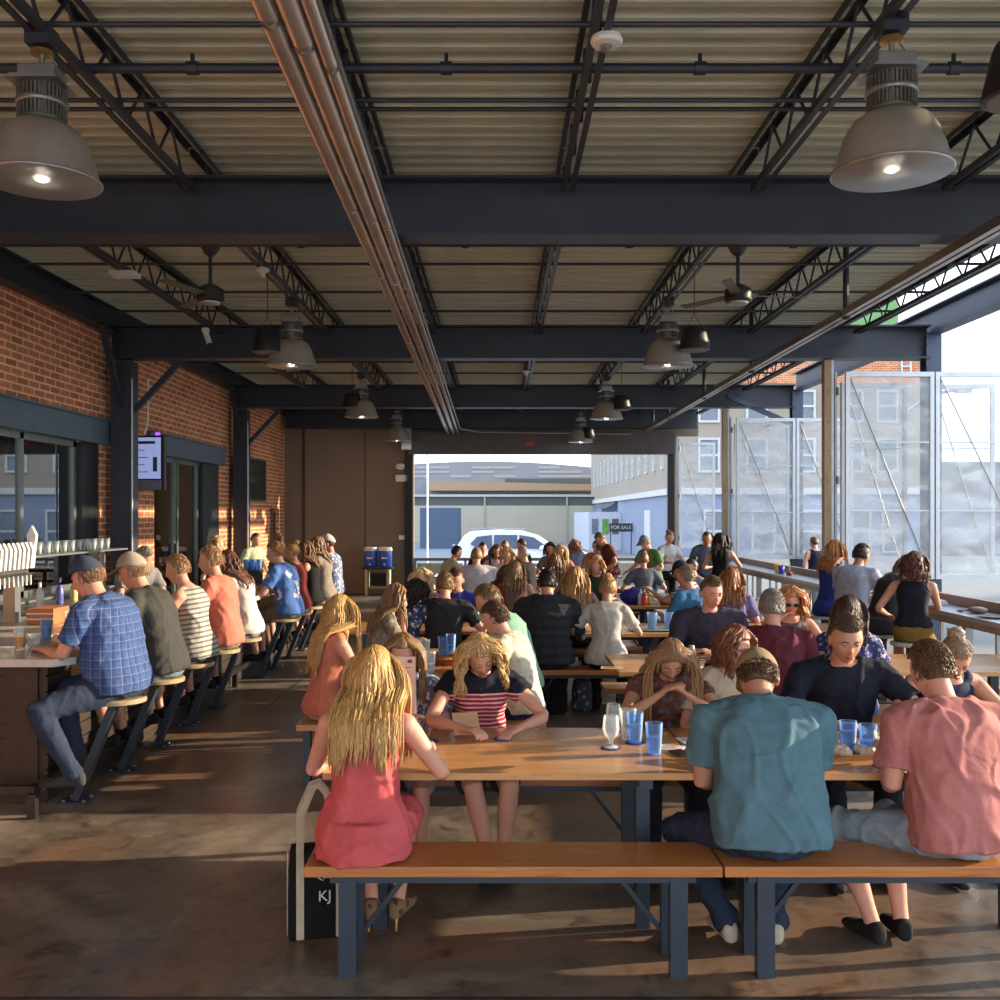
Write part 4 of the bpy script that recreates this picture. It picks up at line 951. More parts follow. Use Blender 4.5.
    for q in (-1, 1):
        pole = (q*.7, -.5, -.8)
        if elb: pole = elb[q]
        e, w = ik(SH[q], arms[q], UA, FA, pole); ARM[q] = (SH[q], e, w)
    gm = (.88 if fem else 1)*(.85+.15*wide)
    def arm(mb, q, inf=0, end=1.):
        a, e, w = ARM[q]; pts, rad = [], []
        c, M = frame(.93); pts.append(c+M @ V((q*sw*.35, 0, -.01))); rad.append(.052*s*gm+inf)
        up_ = [(.02, .056), (.18, .055), (.45, .047), (.75, .042), (.95, .038)]
        if end < 1: up_ = [u for u in up_ if u[0] < end-.05]+[(end-.04, .045), (end, .046)]
        for t, r in up_: pts.append(a.lerp(e, t)); rad.append(r*s*gm+inf+(.008 if end < 1 and t > end-.1 else 0))
        if end < 1: mb.tube(pts, rad, 12, 1, (0, 0, 1), False); return
        if end > 1: end = 1
        for t, r in ((.1, .038), (.3, .040), (.6, .033), (.85, .026), (1., .024)): pts.append(e.lerp(w, t)); rad.append(r*s*gm+inf)
        if inf: pts, rad = pts[:-1], rad[:-1]
        mb.tube(pts, rad, 12, 1, (0, 0, 1), True)
    # ---- body
    mb = MB(); torso(mb)
    for q in (-1, 1):
        leg(mb, q); arm(mb, q)
        mb.ball(SH[q]+V((0, 0, -.005)), .06*s*gm, 12, 8)
        a, e, w = ARM[q]; d = (w-e).normalized()
        flat = abs(d.z) < .8; hand(mb, w, (d+V((0, 0, .05 if flat else 0))).normalized(), V((0, 0, 1)) if flat else V((0, -1 if not curl > 2 else 1, .2)), s*(.92 if fem else 1.02), curl, -q, fing=mid, rf=.009)
    # neck and head
    hd = V((0, math.sin(A[-1]*.75+R(hp)*.35), math.cos(A[-1]*.75+R(hp)*.35)))
    nt = nb+hd*.045*s; hs = s*(.97 if fem else 1.03)
    HM = Matrix.Rotation(R(hy)+tw, 3, 'Z') @ Matrix.Rotation(-(A[-1]*.35)-R(hp), 3, 'X') @ Matrix.Rotation(R(hr), 3, 'Y')
    hc0 = nt + HM @ V((0, .024, .09))*hs
    mb.tube([nb-NM @ V((0, 0, .05)), nb+hd*.03, hc0+HM @ V((0, -.018, -.05))*hs], [.062*s*min(gm, 1.05), .054*s*min(gm, 1.06), .053*s*min(gm, 1.05)], 14, 1, (1, 0, 0), True)
    hn, hm = (56, 44) if near else (32, 24) if mid else (18, 14)
    rows = head_pts(hn, hm, 1, fem, mid)
    hb = MB(); hb.loft([[hc0+HM @ (p*hs) for p in r] for r in rows])
    for q in (-1, 1):
        hb.ball(hc0+HM @ V((q*.077, -.008, -.012))*hs, (.011*hs, .02*hs, .031*hs), 10, 8, HM @ Matrix.Rotation(q*.25, 3, 'Z'))
    queue(mb, 'body', skin(sk), root, vox, 3, extra=hb.mesh('head'))
    # ---- face
    if face:
        for q in (-1, 1):
            MB().ball(hc0+HM @ V((q*.031, .0795, .0035))*hs, .0132*hs, 14, 10).build('upper_eyelid', skin(tuple(round(c*.86, 3) for c in sk)), root, True)
            if hp > 15:
                MB().ball(hc0+HM @ V((q*.031, .0785, -.002))*hs, .0135*hs, 14, 10).build('lower_eyelid', skin(tuple(round(c*.92, 3) for c in sk)), root, True)
                MB().tube([hc0+HM @ V((q*u, w_, v))*hs for u, w_, v in ((.020, .0875, -.008), (.031, .0925, -.010), (.043, .085, -.007))], [.0012, .0018, .0012], 6).build('eyelash_line', hairm((.02, .012, .01)), root, True)
                MB().tube([hc0+HM @ V((q*u, .0935-.08*abs(u)**1.1, v))*hs for u, v in ((.014, .019), (.03, .023), (.046, .018))], [.0025, .003, .0018], 6).build('eyebrow', hairm(tuple(c*.6 for c in hc)), root)
                continue
            e = MB().ball(hc0+HM @ V((q*.031, .0795, -.0015))*hs, .0118*hs, 14, 10).build('eye', plain('eye_white', (.62, .58, .55), .2), root, True)
            MB().ball(hc0+HM @ V((q*.031, .087, -.0045))*hs, .0052*hs, 10, 8).build('iris', plain('iris', (.03, .025, .02), .2), e, True)
            MB().tube([hc0+HM @ V((q*u, .0935-.08*abs(u)**1.1, v))*hs for u, v in ((.014, .015), (.03, .019), (.046, .014))], [.0025, .003, .0018], 6).build('eyebrow', hairm(tuple(c*.6 for c in hc)), root)
            MB().tube([hc0+HM @ V((q*u, w_, v))*hs for u, w_, v in ((.020, .0875, -.001), (.031, .0925, .0025), (.043, .085, -.001))], [.0012, .0018, .0012], 6).build('eyelash_line', hairm((.02, .012, .01)), root, True)
        MB().tube([hc0+HM @ V((u, .1045-(abs(u)*1.7)**1.6*2.2+.0, v))*hs for u, v in ((-.024, -.066), (-.01, -.063), (0, -.065), (.01, -.063), (.024, -.066))], [.002, .0045, .0042, .0045, .002], 8).tube([hc0+HM @ V((u, .1035-(abs(u)*1.7)**1.6*2.2, v))*hs for u, v in ((-.022, -.069), (0, -.0725), (.022, -.069))], [.002, .0055, .002], 8).build('lips', skin((round(sk[0]*.85, 3), round(sk[1]*.58, 3), round(sk[2]*.6, 3))), root, True)
    # ---- hair
    hmat = hairm(hc); hb = MB(); full = cap is None
    if hair != 'bald':
        rows2 = []
        for r in head_pts(*((64, 48) if near else (28, 20)), 1, fem, False):
            rr = []
            for p in r:
                f = p.y/.096; z = p.z/.118
                low = -.55 if hair in ('long', 'bob', 'pony') else -.38
                line = .50+.06*(1-f) if f > .3 else (low+(f+.35)*1.42 if f > -.35 else low)
                on = z > line
                k = 1.075+(.05 if hair in ('long', 'bob', 'bun', 'wavy') else 0)+.02*rnd.random() if on else .90
                if not full and z > .25: k = 1.0
                rr.append(hc0+HM @ (p*k*hs))
            rows2.append(rr)
        hb.loft(rows2)
    nl = (430 if near else 130 if mid else 40)
    def scalp(th, ph): return V((math.cos(ph)*math.sin(th)*.082, math.cos(ph)*math.cos(th)*.102, math.sin(ph)*.125))
    if hair in ('long', 'bob', 'wavy'):
        Ln = {'long': hlen, 'bob': .15, 'wavy': .075}[hair]*s
        bc = [P[j]+(V((0, 0, 0))) for j in (3, 5, 7)]
        for k in range(nl):
            th = rnd.uniform(R(52), R(308)); ph = R(rnd.uniform(5, 85)) if k % 3 else R(rnd.uniform(60, 88))
            if k % 6 == 0: th = rnd.choice((R(40), R(320)))+rnd.uniform(-.15, .15); ph = R(rnd.uniform(35, 70))
            d0 = scalp(th, ph); p = hc0+HM @ (d0*hs*1.06); outw = (HM @ V((math.sin(th), math.cos(th), 0))).normalized()
            pts = [p]; v = outw*(.6 if hair == 'long' else .8)+V((0, 0, -.4)); n = 11; tot = (Ln+.12*s*math.sin(ph))*rnd.uniform(.75, 1.1); stp = (tot+.1*s)/n; w1, w2 = rnd.random()*6, rnd.random()*6
            for i in range(n):
                v = (v*.55+V((0, 0, -1))*.6).normalized()
                if i < 5 and d0.y > .0:
                    l = HM.transposed() @ (p-hc0)/hs
                    if l.y > -.01 and abs(l.x) < .085: v = (v+HM @ V((math.copysign(.75, d0.x), -.4, 0))).normalized()
                p = p+v*stp+V((math.sin(i*1.1+w1), math.cos(i*1.3+w2), 0))*(.005 if hair == 'long' else .014)*s
                l = HM.transposed() @ (p-hc0)/hs; e = (l.x/.088)**2+(l.y/.108)**2+(l.z/.135)**2
                if e < 1 and e > 0: l = l/math.sqrt(e); p = hc0+HM @ (l*hs)
                if l.y > .015 and abs(l.x) < .08 and l.z < .075 and l.y < .2: l = HM.transposed() @ (p-hc0)/hs; l.x = math.copysign(.082, d0.x); l.y = min(l.y, .07); p = hc0+HM @ (l*hs)
                tz = (p.z-P[0].z)/(P[8].z-P[0].z)
                if 0 < tz < 1.06:
                    c3, M3 = frame(tz); dx = (p.x-c3.x)/(.2*s); bk = (d0.y < .03)
                    if abs(dx) < 1:
                        dep = ((.085 if tz > .95 else .125)+(.03 if not bk and fem else 0))*s*math.sqrt(1-dx*dx)+.012*rnd.random()+.008
                        if bk and p.y > c3.y-dep: p = V((p.x, c3.y-dep, p.z))
                        if not bk and p.y < c3.y+dep: p = V((p.x, c3.y+dep, p.z))
                pts.append(p)
            r0 = (.0068 if near else .012 if mid else .016)*s; hb.tube(pts, [r0*.7]+[r0]*(n-3)+[r0*.8, r0*.55, r0*.2], 5, .55, outw)
    if hair == 'pony':
        p = hc0+HM @ V((0, -.105, .05))*hs; hb.ball(p, .03*s, 10, 8)
        for k in range(40):
            q0 = p+V((rnd.gauss(0, .01), rnd.gauss(0, .008), 0)); pts = [q0, q0+HM @ V((rnd.gauss(0, .012), -.035, -.03)), q0+V((rnd.gauss(0, .02), -.03, -.12)), q0+V((rnd.gauss(0, .025), -.02, -hlen*.8))]; hb.tube(pts, [.008, .011, .01, .002], 5)
    if hair == 'bun':
        p = hc0+HM @ V((0, -.07, .115))*hs; hb.ball(p, (.045*s, .042*s, .036*s), 14, 10)
        for k in range(26 if mid else 8):
            a = rnd.random()*6.28; c = p+V((math.cos(a)*.03, math.sin(a)*.03, rnd.uniform(-.02, .02))); hb.tube([c, c+V((-math.sin(a)*.025, math.cos(a)*.025, .004)), c+V((-math.sin(a)*.04-math.cos(a)*.02, math.cos(a)*.04-math.sin(a)*.02, -.01))], [.008, .008, .003], 5)
    if hair in ('short', 'bun', 'pony') and (near or mid):
        for k in range(nl*4 if hair == 'short' else nl*2):
            th = rnd.uniform(R(-180), R(180)); ph = R(rnd.uniform(-12 if abs(th) > 1.6 else 42, 88))
            if not full and ph > .3: continue
            d0 = scalp(th, ph); p = hc0+HM @ (d0*hs*1.05); tng = V((-math.sin(ph)*math.sin(th)*.3+rnd.gauss(0, .3), rnd.gauss(-.2 if abs(th) > 1.2 else .5, .3), -.5)); o_ = HM @ V((math.sin(th)*math.cos(ph), math.cos(th)*math.cos(ph), math.sin(ph)))
            t = (HM @ tng); t = (t-o_*t.dot(o_)).normalized(); q = rnd.uniform(.009, .017)*s
            hb.tube([p, p+t*q+o_*.002, p+t*q*2-o_*.002], [.0034*s, .0032*s, .001], 3)
    if hair != 'bald': hb.build('hair', hmat, root, True)
    # ---- cap / glasses
    if cap:
        cm = MB(); rr = []
        for i in range(9):
            ph = R(12+ 77*i/8); rr.append([hc0+HM @ (V((math.cos(ph)*math.sin(2*PI*j/24)*.091, math.cos(ph)*math.cos(2*PI*j/24)*.110-.002, .022+math.sin(ph)*.118-.035*(1-i/8)*max(0, -(-1 if capback else 1)*math.cos(2*PI*j/24))))*hs) for j in range(24)])
        cm.loft(rr); c = cm.build('cap', fabric(cap), root, True)
        bm_ = MB(); sg = -1 if capback else 1; pts1 = []; pts0 = []
        for j in range(13):
            a = -1.15+2.3*j/12; pts0.append(V((math.sin(a)*.088, sg*math.cos(a)*.104, .046))); pts1.append(V((math.sin(a)*.086, sg*(.085+math.cos(a)*.1), .03-.012*math.cos(a)-.01*abs(math.sin(a)))))
        bm_.loft([[hc0+HM @ (p*hs) for p in pts0], [hc0+HM @ (p*hs) for p in pts1], [hc0+HM @ ((p-V((0, 0, .005)))*hs) for p in pts1], [hc0+HM @ ((p-V((0, 0, .006)))*hs) for p in pts0]], closed=False, cap=False); bm_.build('brim', fabric(tuple(q*.8 for q in cap)), c, True)
    if glasses:
        g = MB()
        for q in (-1, 1):
            cc = [hc0+HM @ V((q*.033+.021*math.cos(a), .107-.12*abs(q*.033+.021*math.cos(a))**1.1, .0+.016*math.sin(a)))*hs for a in [k*PI/6 for k in range(13)]]
            g.tube(cc, .0018*s, 5); g.tube([hc0+HM @ V((q*.054, .095, .006))*hs, hc0+HM @ V((q*.08, .0, .008))*hs], .0018*s, 5)
            if glasses == 'sun': MB().add(cc[:12], [tuple(range(12))]).build('dark_lens', plain('sunglass_lens', (.015, .012, .012), .08), root)
        g.tube([hc0+HM @ V((-.012, .106, .005))*hs, hc0+HM @ V((.012, .106, .005))*hs], .0018*s, 5)
        g.build('sunglasses' if glasses == 'sun' else 'eyeglasses', BLACK, root)
    # ---- clothes
    cl = .010 if sleeve != 'none' else .007
    tm = top or fabric((.3, .3, .3))
    pf = (lambda co: .007*np.sign(np.sin(co[:, 2]*75))*np.abs(np.sin(co[:, 2]*75))**.5) if puffer else None
    mb = MB(); torso(mb, cl+(.014 if puffer else 0), hemt, .95 if sleeve == 'none' else 1.01, fl=(.25 if not dress else .1)+hem)
    for q in (-1, 1):
        if sleeve == 'none':
            a = SH[q]; c, M = frame(.86); mb.tube([c+M @ V((q*sw*.35, 0, 0)), c+M @ V((q*sw*.66, 0, .02*s))], [.07*s*gm, .052*s*gm+cl], 12, 1, (0, 0, 1), True)
        else:
            arm(mb, q, cl+(.02 if puffer else .008), {'cap': .38, 'short': .68, 'long': 2.}[sleeve]); mb.ball(SH[q]+V((0, 0, -.005)), .06*s*gm+cl, 12, 8)
    if dress:
        for q in (-1, 1):
            a, k, an = LEG[q]; mb.tube([a+V((0, -.02, .005)), a.lerp(k, .35), a.lerp(k, .7 if dress == 1 else .9)], [.11*s, .105*s, .1*s], 16, .9, (0, 0, 1), True)
        a = (LEG[-1][0]+LEG[1][0])/2; k = (LEG[-1][1]+LEG[1][1])/2; mb.tube([a, a.lerp(k, .35), a.lerp(k, .66)], [.11*s, .095*s, .085*s], 14, 1, None, True)
        if not st: mb.lathe([(.205*s*wide, -.075*s), (.2*s*wide, .0), (.165*s*wide, .08*s)], (hip.x, hip.y-.01, hip.z-.01), 24); 
    queue(mb, 'dress' if dress else 'jacket' if puffer else 'shirt', tm, root, vox*1.1, 5, wr*1.25 if mid else wr*.7, 6., pf)
    if bot is not None and not dress:
        mb = MB(); torso(mb, .012, -.2, .13)
        for q in (-1, 1): leg(mb, q, .011, {'long': .97, 'short': .36, 'mid': .5, 'capri': .8}[blen])
        queue(mb, 'trousers' if blen == 'long' else 'shorts', bot, root, vox*1.1, 4, wr*.7 if mid else 0, 9.)
    # ---- shoes
    if Y < 20:
        for q in (-1, 1):
            a, k, an = LEG[q]; d = (k-an); f = V((q*.15, 1, 0)).normalized() if abs(an.y-k.y) < .5 else V((0, 1, 0)); dn = V((0, 0, -1)); rt = f.cross(V((0, 0, 1)))
            mb = MB(); M = Matrix((rt, V((0, 0, 1)), f)).transposed()
            for t, rx, ry, zz in [(0, 0, 0, 0)]: pass
            prof2 = ((-.07, .022, .025, -.045), (-.055, .034, .045, -.03), (0, .037, .048, -.03), (.06, .04, .036, -.044), (.12, .045, .026, -.055), (.17, .040, .02, -.06), (.195, .024, .013, -.064))
            mb.loft([ring(an+f*t*s+V((0, 0, zz*s)), rx*s, ry*s, M, 14, 2.6) for t, rx, ry, zz in prof2])
            if mid: queue(mb, 'shoe', shoe if not isinstance(shoe, tuple) else fabric(shoe), root, .009, 2)
            else: mb.build('shoe', fabric(shoe) if isinstance(shoe, tuple) else shoe, root, True)
    return root, dict(head=hc0, HM=HM, ARM=ARM, LEG=LEG, nb=nb, frame=frame)
F = fabric
SKL = (.56, .33, .24); SKT = (.50, .27, .175); SKD = (.40, .2, .13); SKR = (.60, .31, .22)
BLOND = (.50, .32, .13); GOLD = (.55, .32, .11); BROWN = (.10, .05, .025); DARKH = (.025, .016, .012); GREY = (.32, .28, .24); AUB = (.32, .12, .04); LBROWN = (.26, .15, .07)
JEANS = F(srgb(44, 60, 88)); DJEANS = F(srgb(28, 34, 50)); KHAKI = F(srgb(150, 134, 108)); BLK = F(srgb(24, 24, 28))
SEAT = .452; ST = .675
# --- the front bench
pk, pkd = person('person in a sleeveless coral dress on the front bench with back turned', -.56, 4.13, -4, SEAT, .97, 1, 6, 10, hp=14, hy=-8, hair='long', hc=GOLD, sk=SKR, top=F(srgb(222, 78, 84)), sleeve='none', dress=1, hlen=.27,
       arms={-1: (-.14, .37, .80), 1: (.23, .33, .80)}, legs={-1: (-.03, .30, .15), 1: (.08, .36, .13)}, wide=1.02, hem=.15, shoe=F(srgb(150, 116, 78), 'print', srgb(50, 34, 24)), wr=.013)
for q in (-1, 1):
    a = pkd['LEG'][q][2]; MB().tube([a+V((0, -.05, -.03)), a+V((0, -.062, -.12))], [.012, .005], 8).build('stiletto_heel', BRASS, pk)
person('person in a teal t-shirt and tan cap hunched over the front table', 1.12, 4.13, -3, SEAT, 1.02, 0, 14, 22, hp=22, hy=-5, hair='short', hc=BROWN, sk=SKT, top=F(srgb(84, 130, 146)), bot=JEANS, cap=srgb(168, 140, 104), wide=1.26, belly=.05, wr=.013, sleeve='short',
       arms={-1: (-.12, .34, .80), 1: (.10, .36, .79)}, elb={-1: (-.35, -.4, -1), 1: (.15, -.4, -1)}, legs={-1: (-.15, .18, .10), 1: (.06, .20, .09)}, shoe=(.62, .55, .40), legpole={-1: (-.9, 1, .6), 1: (.1, 1, .9)})
person('person in a faded salmon t-shirt and pale shorts on the front bench', 1.90, 4.13, 6, SEAT, 1.0, 0, 9, 14, hp=12, hy=6, hair='short', hc=(.14, .075, .04), sk=SKR, top=F(srgb(202, 118, 112)), bot=F(srgb(150, 164, 178)), blen='mid', wide=1.14, wr=.013, belly=.03,
       arms={-1: (-.16, .32, .79), 1: (.2, .40, .79)}, elb={-1: (-.25, -.4, -1), 1: (.6, -.4, -.8)}, legs={-1: (-.27, .22, .09), 1: (-.13, .24, .09)}, legpole={-1: (-.9, 1, .6), 1: (-.3, 1, .9)}, shoe=(.015, .015, .018))
# --- opposite side of the front tables
pg, pgd = person('person holding a tall paper menu before the face at the front table', -.52, 5.45, 180, SEAT, .88, 1, 4, 8, hp=8, hair='long', hc=LBROWN, sk=SKR, top=F(srgb(120, 130, 170), 'floral', (.7, .7, .8)), bot=F(srgb(150, 160, 180)), blen='short',
       arms={-1: (-.13, .30, .80), 1: (.06, .27, .93)}, hlen=.2, face=1)
person('person in a navy and red striped top reading a card at the front table', -.11, 5.43, 184, SEAT, .97, 1, 10, 16, hp=24, hr=12, hy=8, hair='wavy', hc=BLOND, sk=SKR, top=F((.014, .016, .035), 'navy_red'), sleeve='cap', bot=F(srgb(60, 50, 50)), blen='short',
       arms={-1: (-.17, .42, .775), 1: (.10, .46, .79)}, elb={-1: (-1, .1, -.6), 1: (1, .1, -.6)}, legs={-1: (-.10, .32, .1), 1: (-.03, .38, .09)}, face=1, shoe=(.02, .02, .02))
person('person in a rust brown top with elbows on the front table and bowed head', .90, 5.45, 178, SEAT, .93, 1, 10, 16, hp=26, hair='long', hc=(.28, .15, .07), sk=SKT, top=F(srgb(130, 78, 62), 'floral', (.1, .05, .04)), sleeve='cap', bot=DJEANS,
       arms={-1: (-.08, .30, .92), 1: (.06, .30, .93)}, elb={-1: (-1, .5, -.9), 1: (1, .5, -.9)}, hlen=.3, face=1)
person('person in a cream t-shirt and eyeglasses at the front table, head turned aside', 1.20, 5.45, 188, SEAT, .94, 1, 7, 10, hp=4, hy=38, hair='wavy', hc=(.2, .07, .03), sk=SKR, top=F(srgb(222, 204, 172)), bot=DJEANS, hlen=.16, glasses='clear', face=1)
person('person in a navy t-shirt facing the camera at the front right table', 1.83, 5.45, 177, SEAT, 1.02, 0, 8, 12, hp=8, hair='short', hc=(.10, .06, .035), sk=SKT, top=F(srgb(26, 34, 54)), bot=DJEANS, wide=1.1, face=1, arms={-1: (-.2, .36, .785), 1: (.1, .38, .785)}, elb={-1: (-1, .1, -.6), 1: (1, .1, -.6)})
person('person in a navy tank top bending forward at the right of the front table', 2.36, 5.47, 186, SEAT, .96, 1, 12, 16, hp=26, hy=-10, hair='bun', hc=(.36, .28, .2), sk=SKT, top=F(srgb(28, 40, 76)), sleeve='none', bot=DJEANS, wide=1.08, face=1, arms={-1: (-.1, .38, .785), 1: (.16, .38, .785)}, elb={-1: (-1, .1, -.6), 1: (1, .1, -.6)})
# --- the lengthwise table behind
person('person in a peach sleeveless top on the left lengthwise bench, back turned', -1.2, 6.85, -60, SEAT, .97, 1, 6, 6, hp=4, hy=30, hair='long', hc=GOLD, sk=SKR, top=F(srgb(224, 122, 88)), sleeve='none', bot=F(srgb(200, 170, 150)), blen='short', hlen=.32)
person('person in a white printed t-shirt on the lengthwise bench, facing left', .16, 6.95, 72, SEAT, .93, 0, 10, 14, hp=10, hair='short', hc=(.10, .05, .03), sk=SKL, top=F(srgb(226, 218, 196), 'print', (.5, .4, .2)), bot=F(srgb(36, 46, 92)), blen='mid', wide=1.02)
person('person in a pale green t-shirt on the lengthwise bench, leaning left', .17, 7.75, 76, SEAT, 1.03, 0, 14, 16, hp=8, hair='short', hc=(.2, .12, .06), sk=SKR, top=F(srgb(138, 196, 168)), bot=F(srgb(36, 46, 92)), blen='mid', wide=1.15)
person('person in dark sunglasses resting chin on hand, seen in profile facing right', -1.02, 8.25, -72, SEAT, .96, 1, 8, 10, hp=4, hy=-4, hair='long', hc=LBROWN, sk=SKR, top=F(srgb(150, 130, 112), 'floral', (.2, .2, .15)), bot=DJEANS, glasses='sun', hlen=.2, arms={-1: (-.10, .34, .785), 1: (.02, .22, .98)})
# --- slate t-shirt table row
person('person in a slate purple t-shirt facing the camera behind the front tables', 1.70, 8.2, 178, SEAT, 1.03, 0, 6, 10, hp=2, hy=14, hair='short', hc=(.17, .10, .05), sk=SKR, top=F(srgb(62, 58, 82)), bot=DJEANS, wide=1.18, face=1)
person('person in a maroon t-shirt sitting with back turned', 1.88, 6.88, -12, SEAT, 1.0, 0, 8, 10, hp=2, hair='short', hc=GREY, sk=SKR, top=F(srgb(110, 34, 52)), bot=DJEANS, wide=1.15)
person('person in sunglasses and a grey-brown tank top, hand raised to face', 2.36, 8.2, 172, SEAT, .96, 1, 8, 10, hp=8, hair='wavy', hc=(.48, .2, .07), sk=SKR, top=F(srgb(112, 98, 88)), sleeve='none', bot=DJEANS, glasses='sun', arms={-1: (-.1, .36, .79), 1: (.1, .24, 1.02)}, elb={-1: (-1, 0, -.7), 1: (1, .2, -.8)})
person('person in a blue and purple flowered blouse behind the navy t-shirt', 2.40, 6.9, -22, SEAT, .96, 1, 6, 10, hp=6, hair='long', hc=(.06, .03, .02), sk=SKT, top=F(srgb(60, 70, 130), 'floral', (.45, .4, .7)), bot=DJEANS, hlen=.14)
# --- row at 9.35
person('person in a black quilted puffer jacket sitting with back turned', .43, 9.14, -4, SEAT, 1.03, 0, 8, 12, hp=6, hair='short', hc=(.03, .02, .016), sk=SKT, top=F(srgb(46, 52, 58)), sleeve='long', bot=JEANS, wide=1.2, puffer=1)
person('person in a white lace blouse on the middle bench, back turned', .97, 9.12, -10, SEAT, .96, 1, 5, 8, hp=10, hy=-12, hair='bun', hc=(.42, .24, .09), sk=SKT, top=F(srgb(212, 204, 196), 'lace', (.5, .47, .44)), sleeve='short', bot=BLK, arms={-1: (-.26, .3, .80), 1: (.22, .34, .80)})
person('person in a dark grey t-shirt at the left middle table, back turned', -.53, 9.32, -4, SEAT, .98, 0, 6, 10, hp=4, hair='short', hc=(.3, .17, .07), sk=SKR, top=F(srgb(52, 52, 56)), bot=BLK, wide=1.08, arms={-1: (-.32, .26, .79), 1: (.32, .26, .79)})
person('person in a blue flowered top left of the dark grey t-shirt', -.88, 9.34, -30, SEAT, .92, 1, 8, 10, hp=6, hair='wavy', hc=DARKH, sk=SKT, top=F(srgb(50, 70, 120), 'floral', (.3, .4, .6)), bot=BLK)
person('person in a royal blue t-shirt facing the camera beyond the dark grey t-shirt', -.44, 10.66, 170, SEAT, .96, 0, 6, 8, hp=10, hair='short', hc=(.12, .04, .025), sk=SKT, top=F(srgb(30, 56, 168)), bot=BLK)
person('person in a dusty pink top at the left beyond the middle table', -.82, 10.68, 176, SEAT, .96, 1, 6, 8, hp=2, hair='wavy', hc=(.62, .46, .24), sk=SKL, top=F(srgb(170, 110, 120), 'floral', (.6, .5, .5)), bot=BLK)
person('person in a red t-shirt bending over a table left of centre', -.06, 11.85, -30, SEAT, .96, 1, 14, 16, hp=10, hair='wavy', hc=(.10, .05, .025), sk=SKT, top=F(srgb(170, 40, 44)), bot=BLK)
person('person in a rose-brown top sitting right beside the red t-shirt', .17, 11.86, -4, SEAT, .97, 1, 4, 6, hp=6, hair='long', hc=LBROWN, sk=SKT, top=F(srgb(150, 110, 100)), bot=BLK, hlen=.2)
person('person in a dark plum top just beyond the puffer jacket, facing away', .80, 10.6, -4, SEAT, .97, 1, 4, 8, hp=6, hair='long', hc=(.42, .22, .08), sk=SKT, top=F(srgb(60, 40, 60)), bot=BLK, hlen=.36)
person('person in a dark green top facing the camera beyond the lace blouse', 1.28, 13.2, 168, SEAT, .98, 1, 6, 8, hp=6, hair='wavy', hc=(.5, .24, .09), sk=SKR, top=F(srgb(50, 70, 56)), bot=BLK)
person('person in a lavender t-shirt, back turned, behind the slate purple t-shirt', 2.36, 10.2, -14, SEAT, .98, 1, 6, 8, hp=2, hair='long', hc=AUB, sk=SKR, top=F(srgb(116, 110, 170)), bot=BLK, hlen=.2)
person('person in a bright blue t-shirt left of the lavender t-shirt', 2.08, 10.5, 40, SEAT, .98, 0, 8, 10, hp=2, hair='short', hc=(.3, .22, .15), sk=SKR, top=F(srgb(36, 120, 176)), bot=BLK, wide=1.1)
person('person in a dark cap and white and purple top reaching left across the table', 2.30, 11.8, 70, SEAT, .98, 0, 8, 8, hp=6, hair='short', hc=DARKH, sk=SKR, top=F(srgb(200, 196, 210), 'stripe', (.12, .06, .2)), bot=BLK, cap=srgb(40, 40, 60), arms={-1: (-.1, .5, .95), 1: (.1, .48, .86)})
person('person in a pale mauve top behind the dark cap, facing left', 2.62, 13.2, 120, SEAT, .95, 1, 6, 8, hair='bun', hc=DARKH, sk=SKT, top=F(srgb(190, 180, 190)), bot=BLK)
person('person in a grey-blue t-shirt with back turned, right of centre', 2.12, 14.75, -4, SEAT, .97, 1, 3, 4, hair='bun', hc=LBROWN, sk=SKR, top=F(srgb(104, 112, 130)), bot=DJEANS, arms={-1: (-.24, .28, .79), 1: (.26, .28, .79)})
person('standing person in a green t-shirt and grey-blue cap near the rail', 2.42, 15.9, 120, None, .90, 0, 6, 8, hp=16, hair='short', hc=LBROWN, sk=SKR, top=F(srgb(96, 150, 84)), bot=F(srgb(40, 60, 100)), blen='mid', cap=srgb(130, 150, 176), wide=1.12, arms={-1: (-.2, .25, 1.0), 1: (.18, .36, .95)})
person('standing person in a maroon and brown top leaning over a far table', 1.92, 17.2, 100, None, .93, 0, 10, 10, hp=24, hair='short', hc=(.16, .09, .05), sk=SKR, top=F(srgb(116, 50, 46), 'blotch', (.4, .28, .2)), bot=KHAKI, blen='mid')
person('person in a dusty plum top in the middle of the fourth row, facing away', .82, 14.75, -4, SEAT, .95, 1, 6, 10, hp=6, hair='long', hc=(.2, .1, .05), sk=SKT, top=F(srgb(120, 90, 96)), bot=BLK, hlen=.2)
person('person in a white and lilac striped t-shirt left of centre, back turned', -.35, 14.75, 0, SEAT, 1.04, 0, 5, 8, hair='short', hc=(.3, .18, .09), sk=SKR, top=F(srgb(214, 208, 214), 'fine_stripe', (.42, .36, .5)), bot=KHAKI, wide=1.3)
person('person in a cream t-shirt at the far left of the crowd, leaning right', -.98, 17.75, -70, SEAT, 1.0, 0, 12, 14, hair='short', hc=DARKH, sk=SKT, top=F(srgb(216, 206, 180)), bot=BLK, wide=1.1)
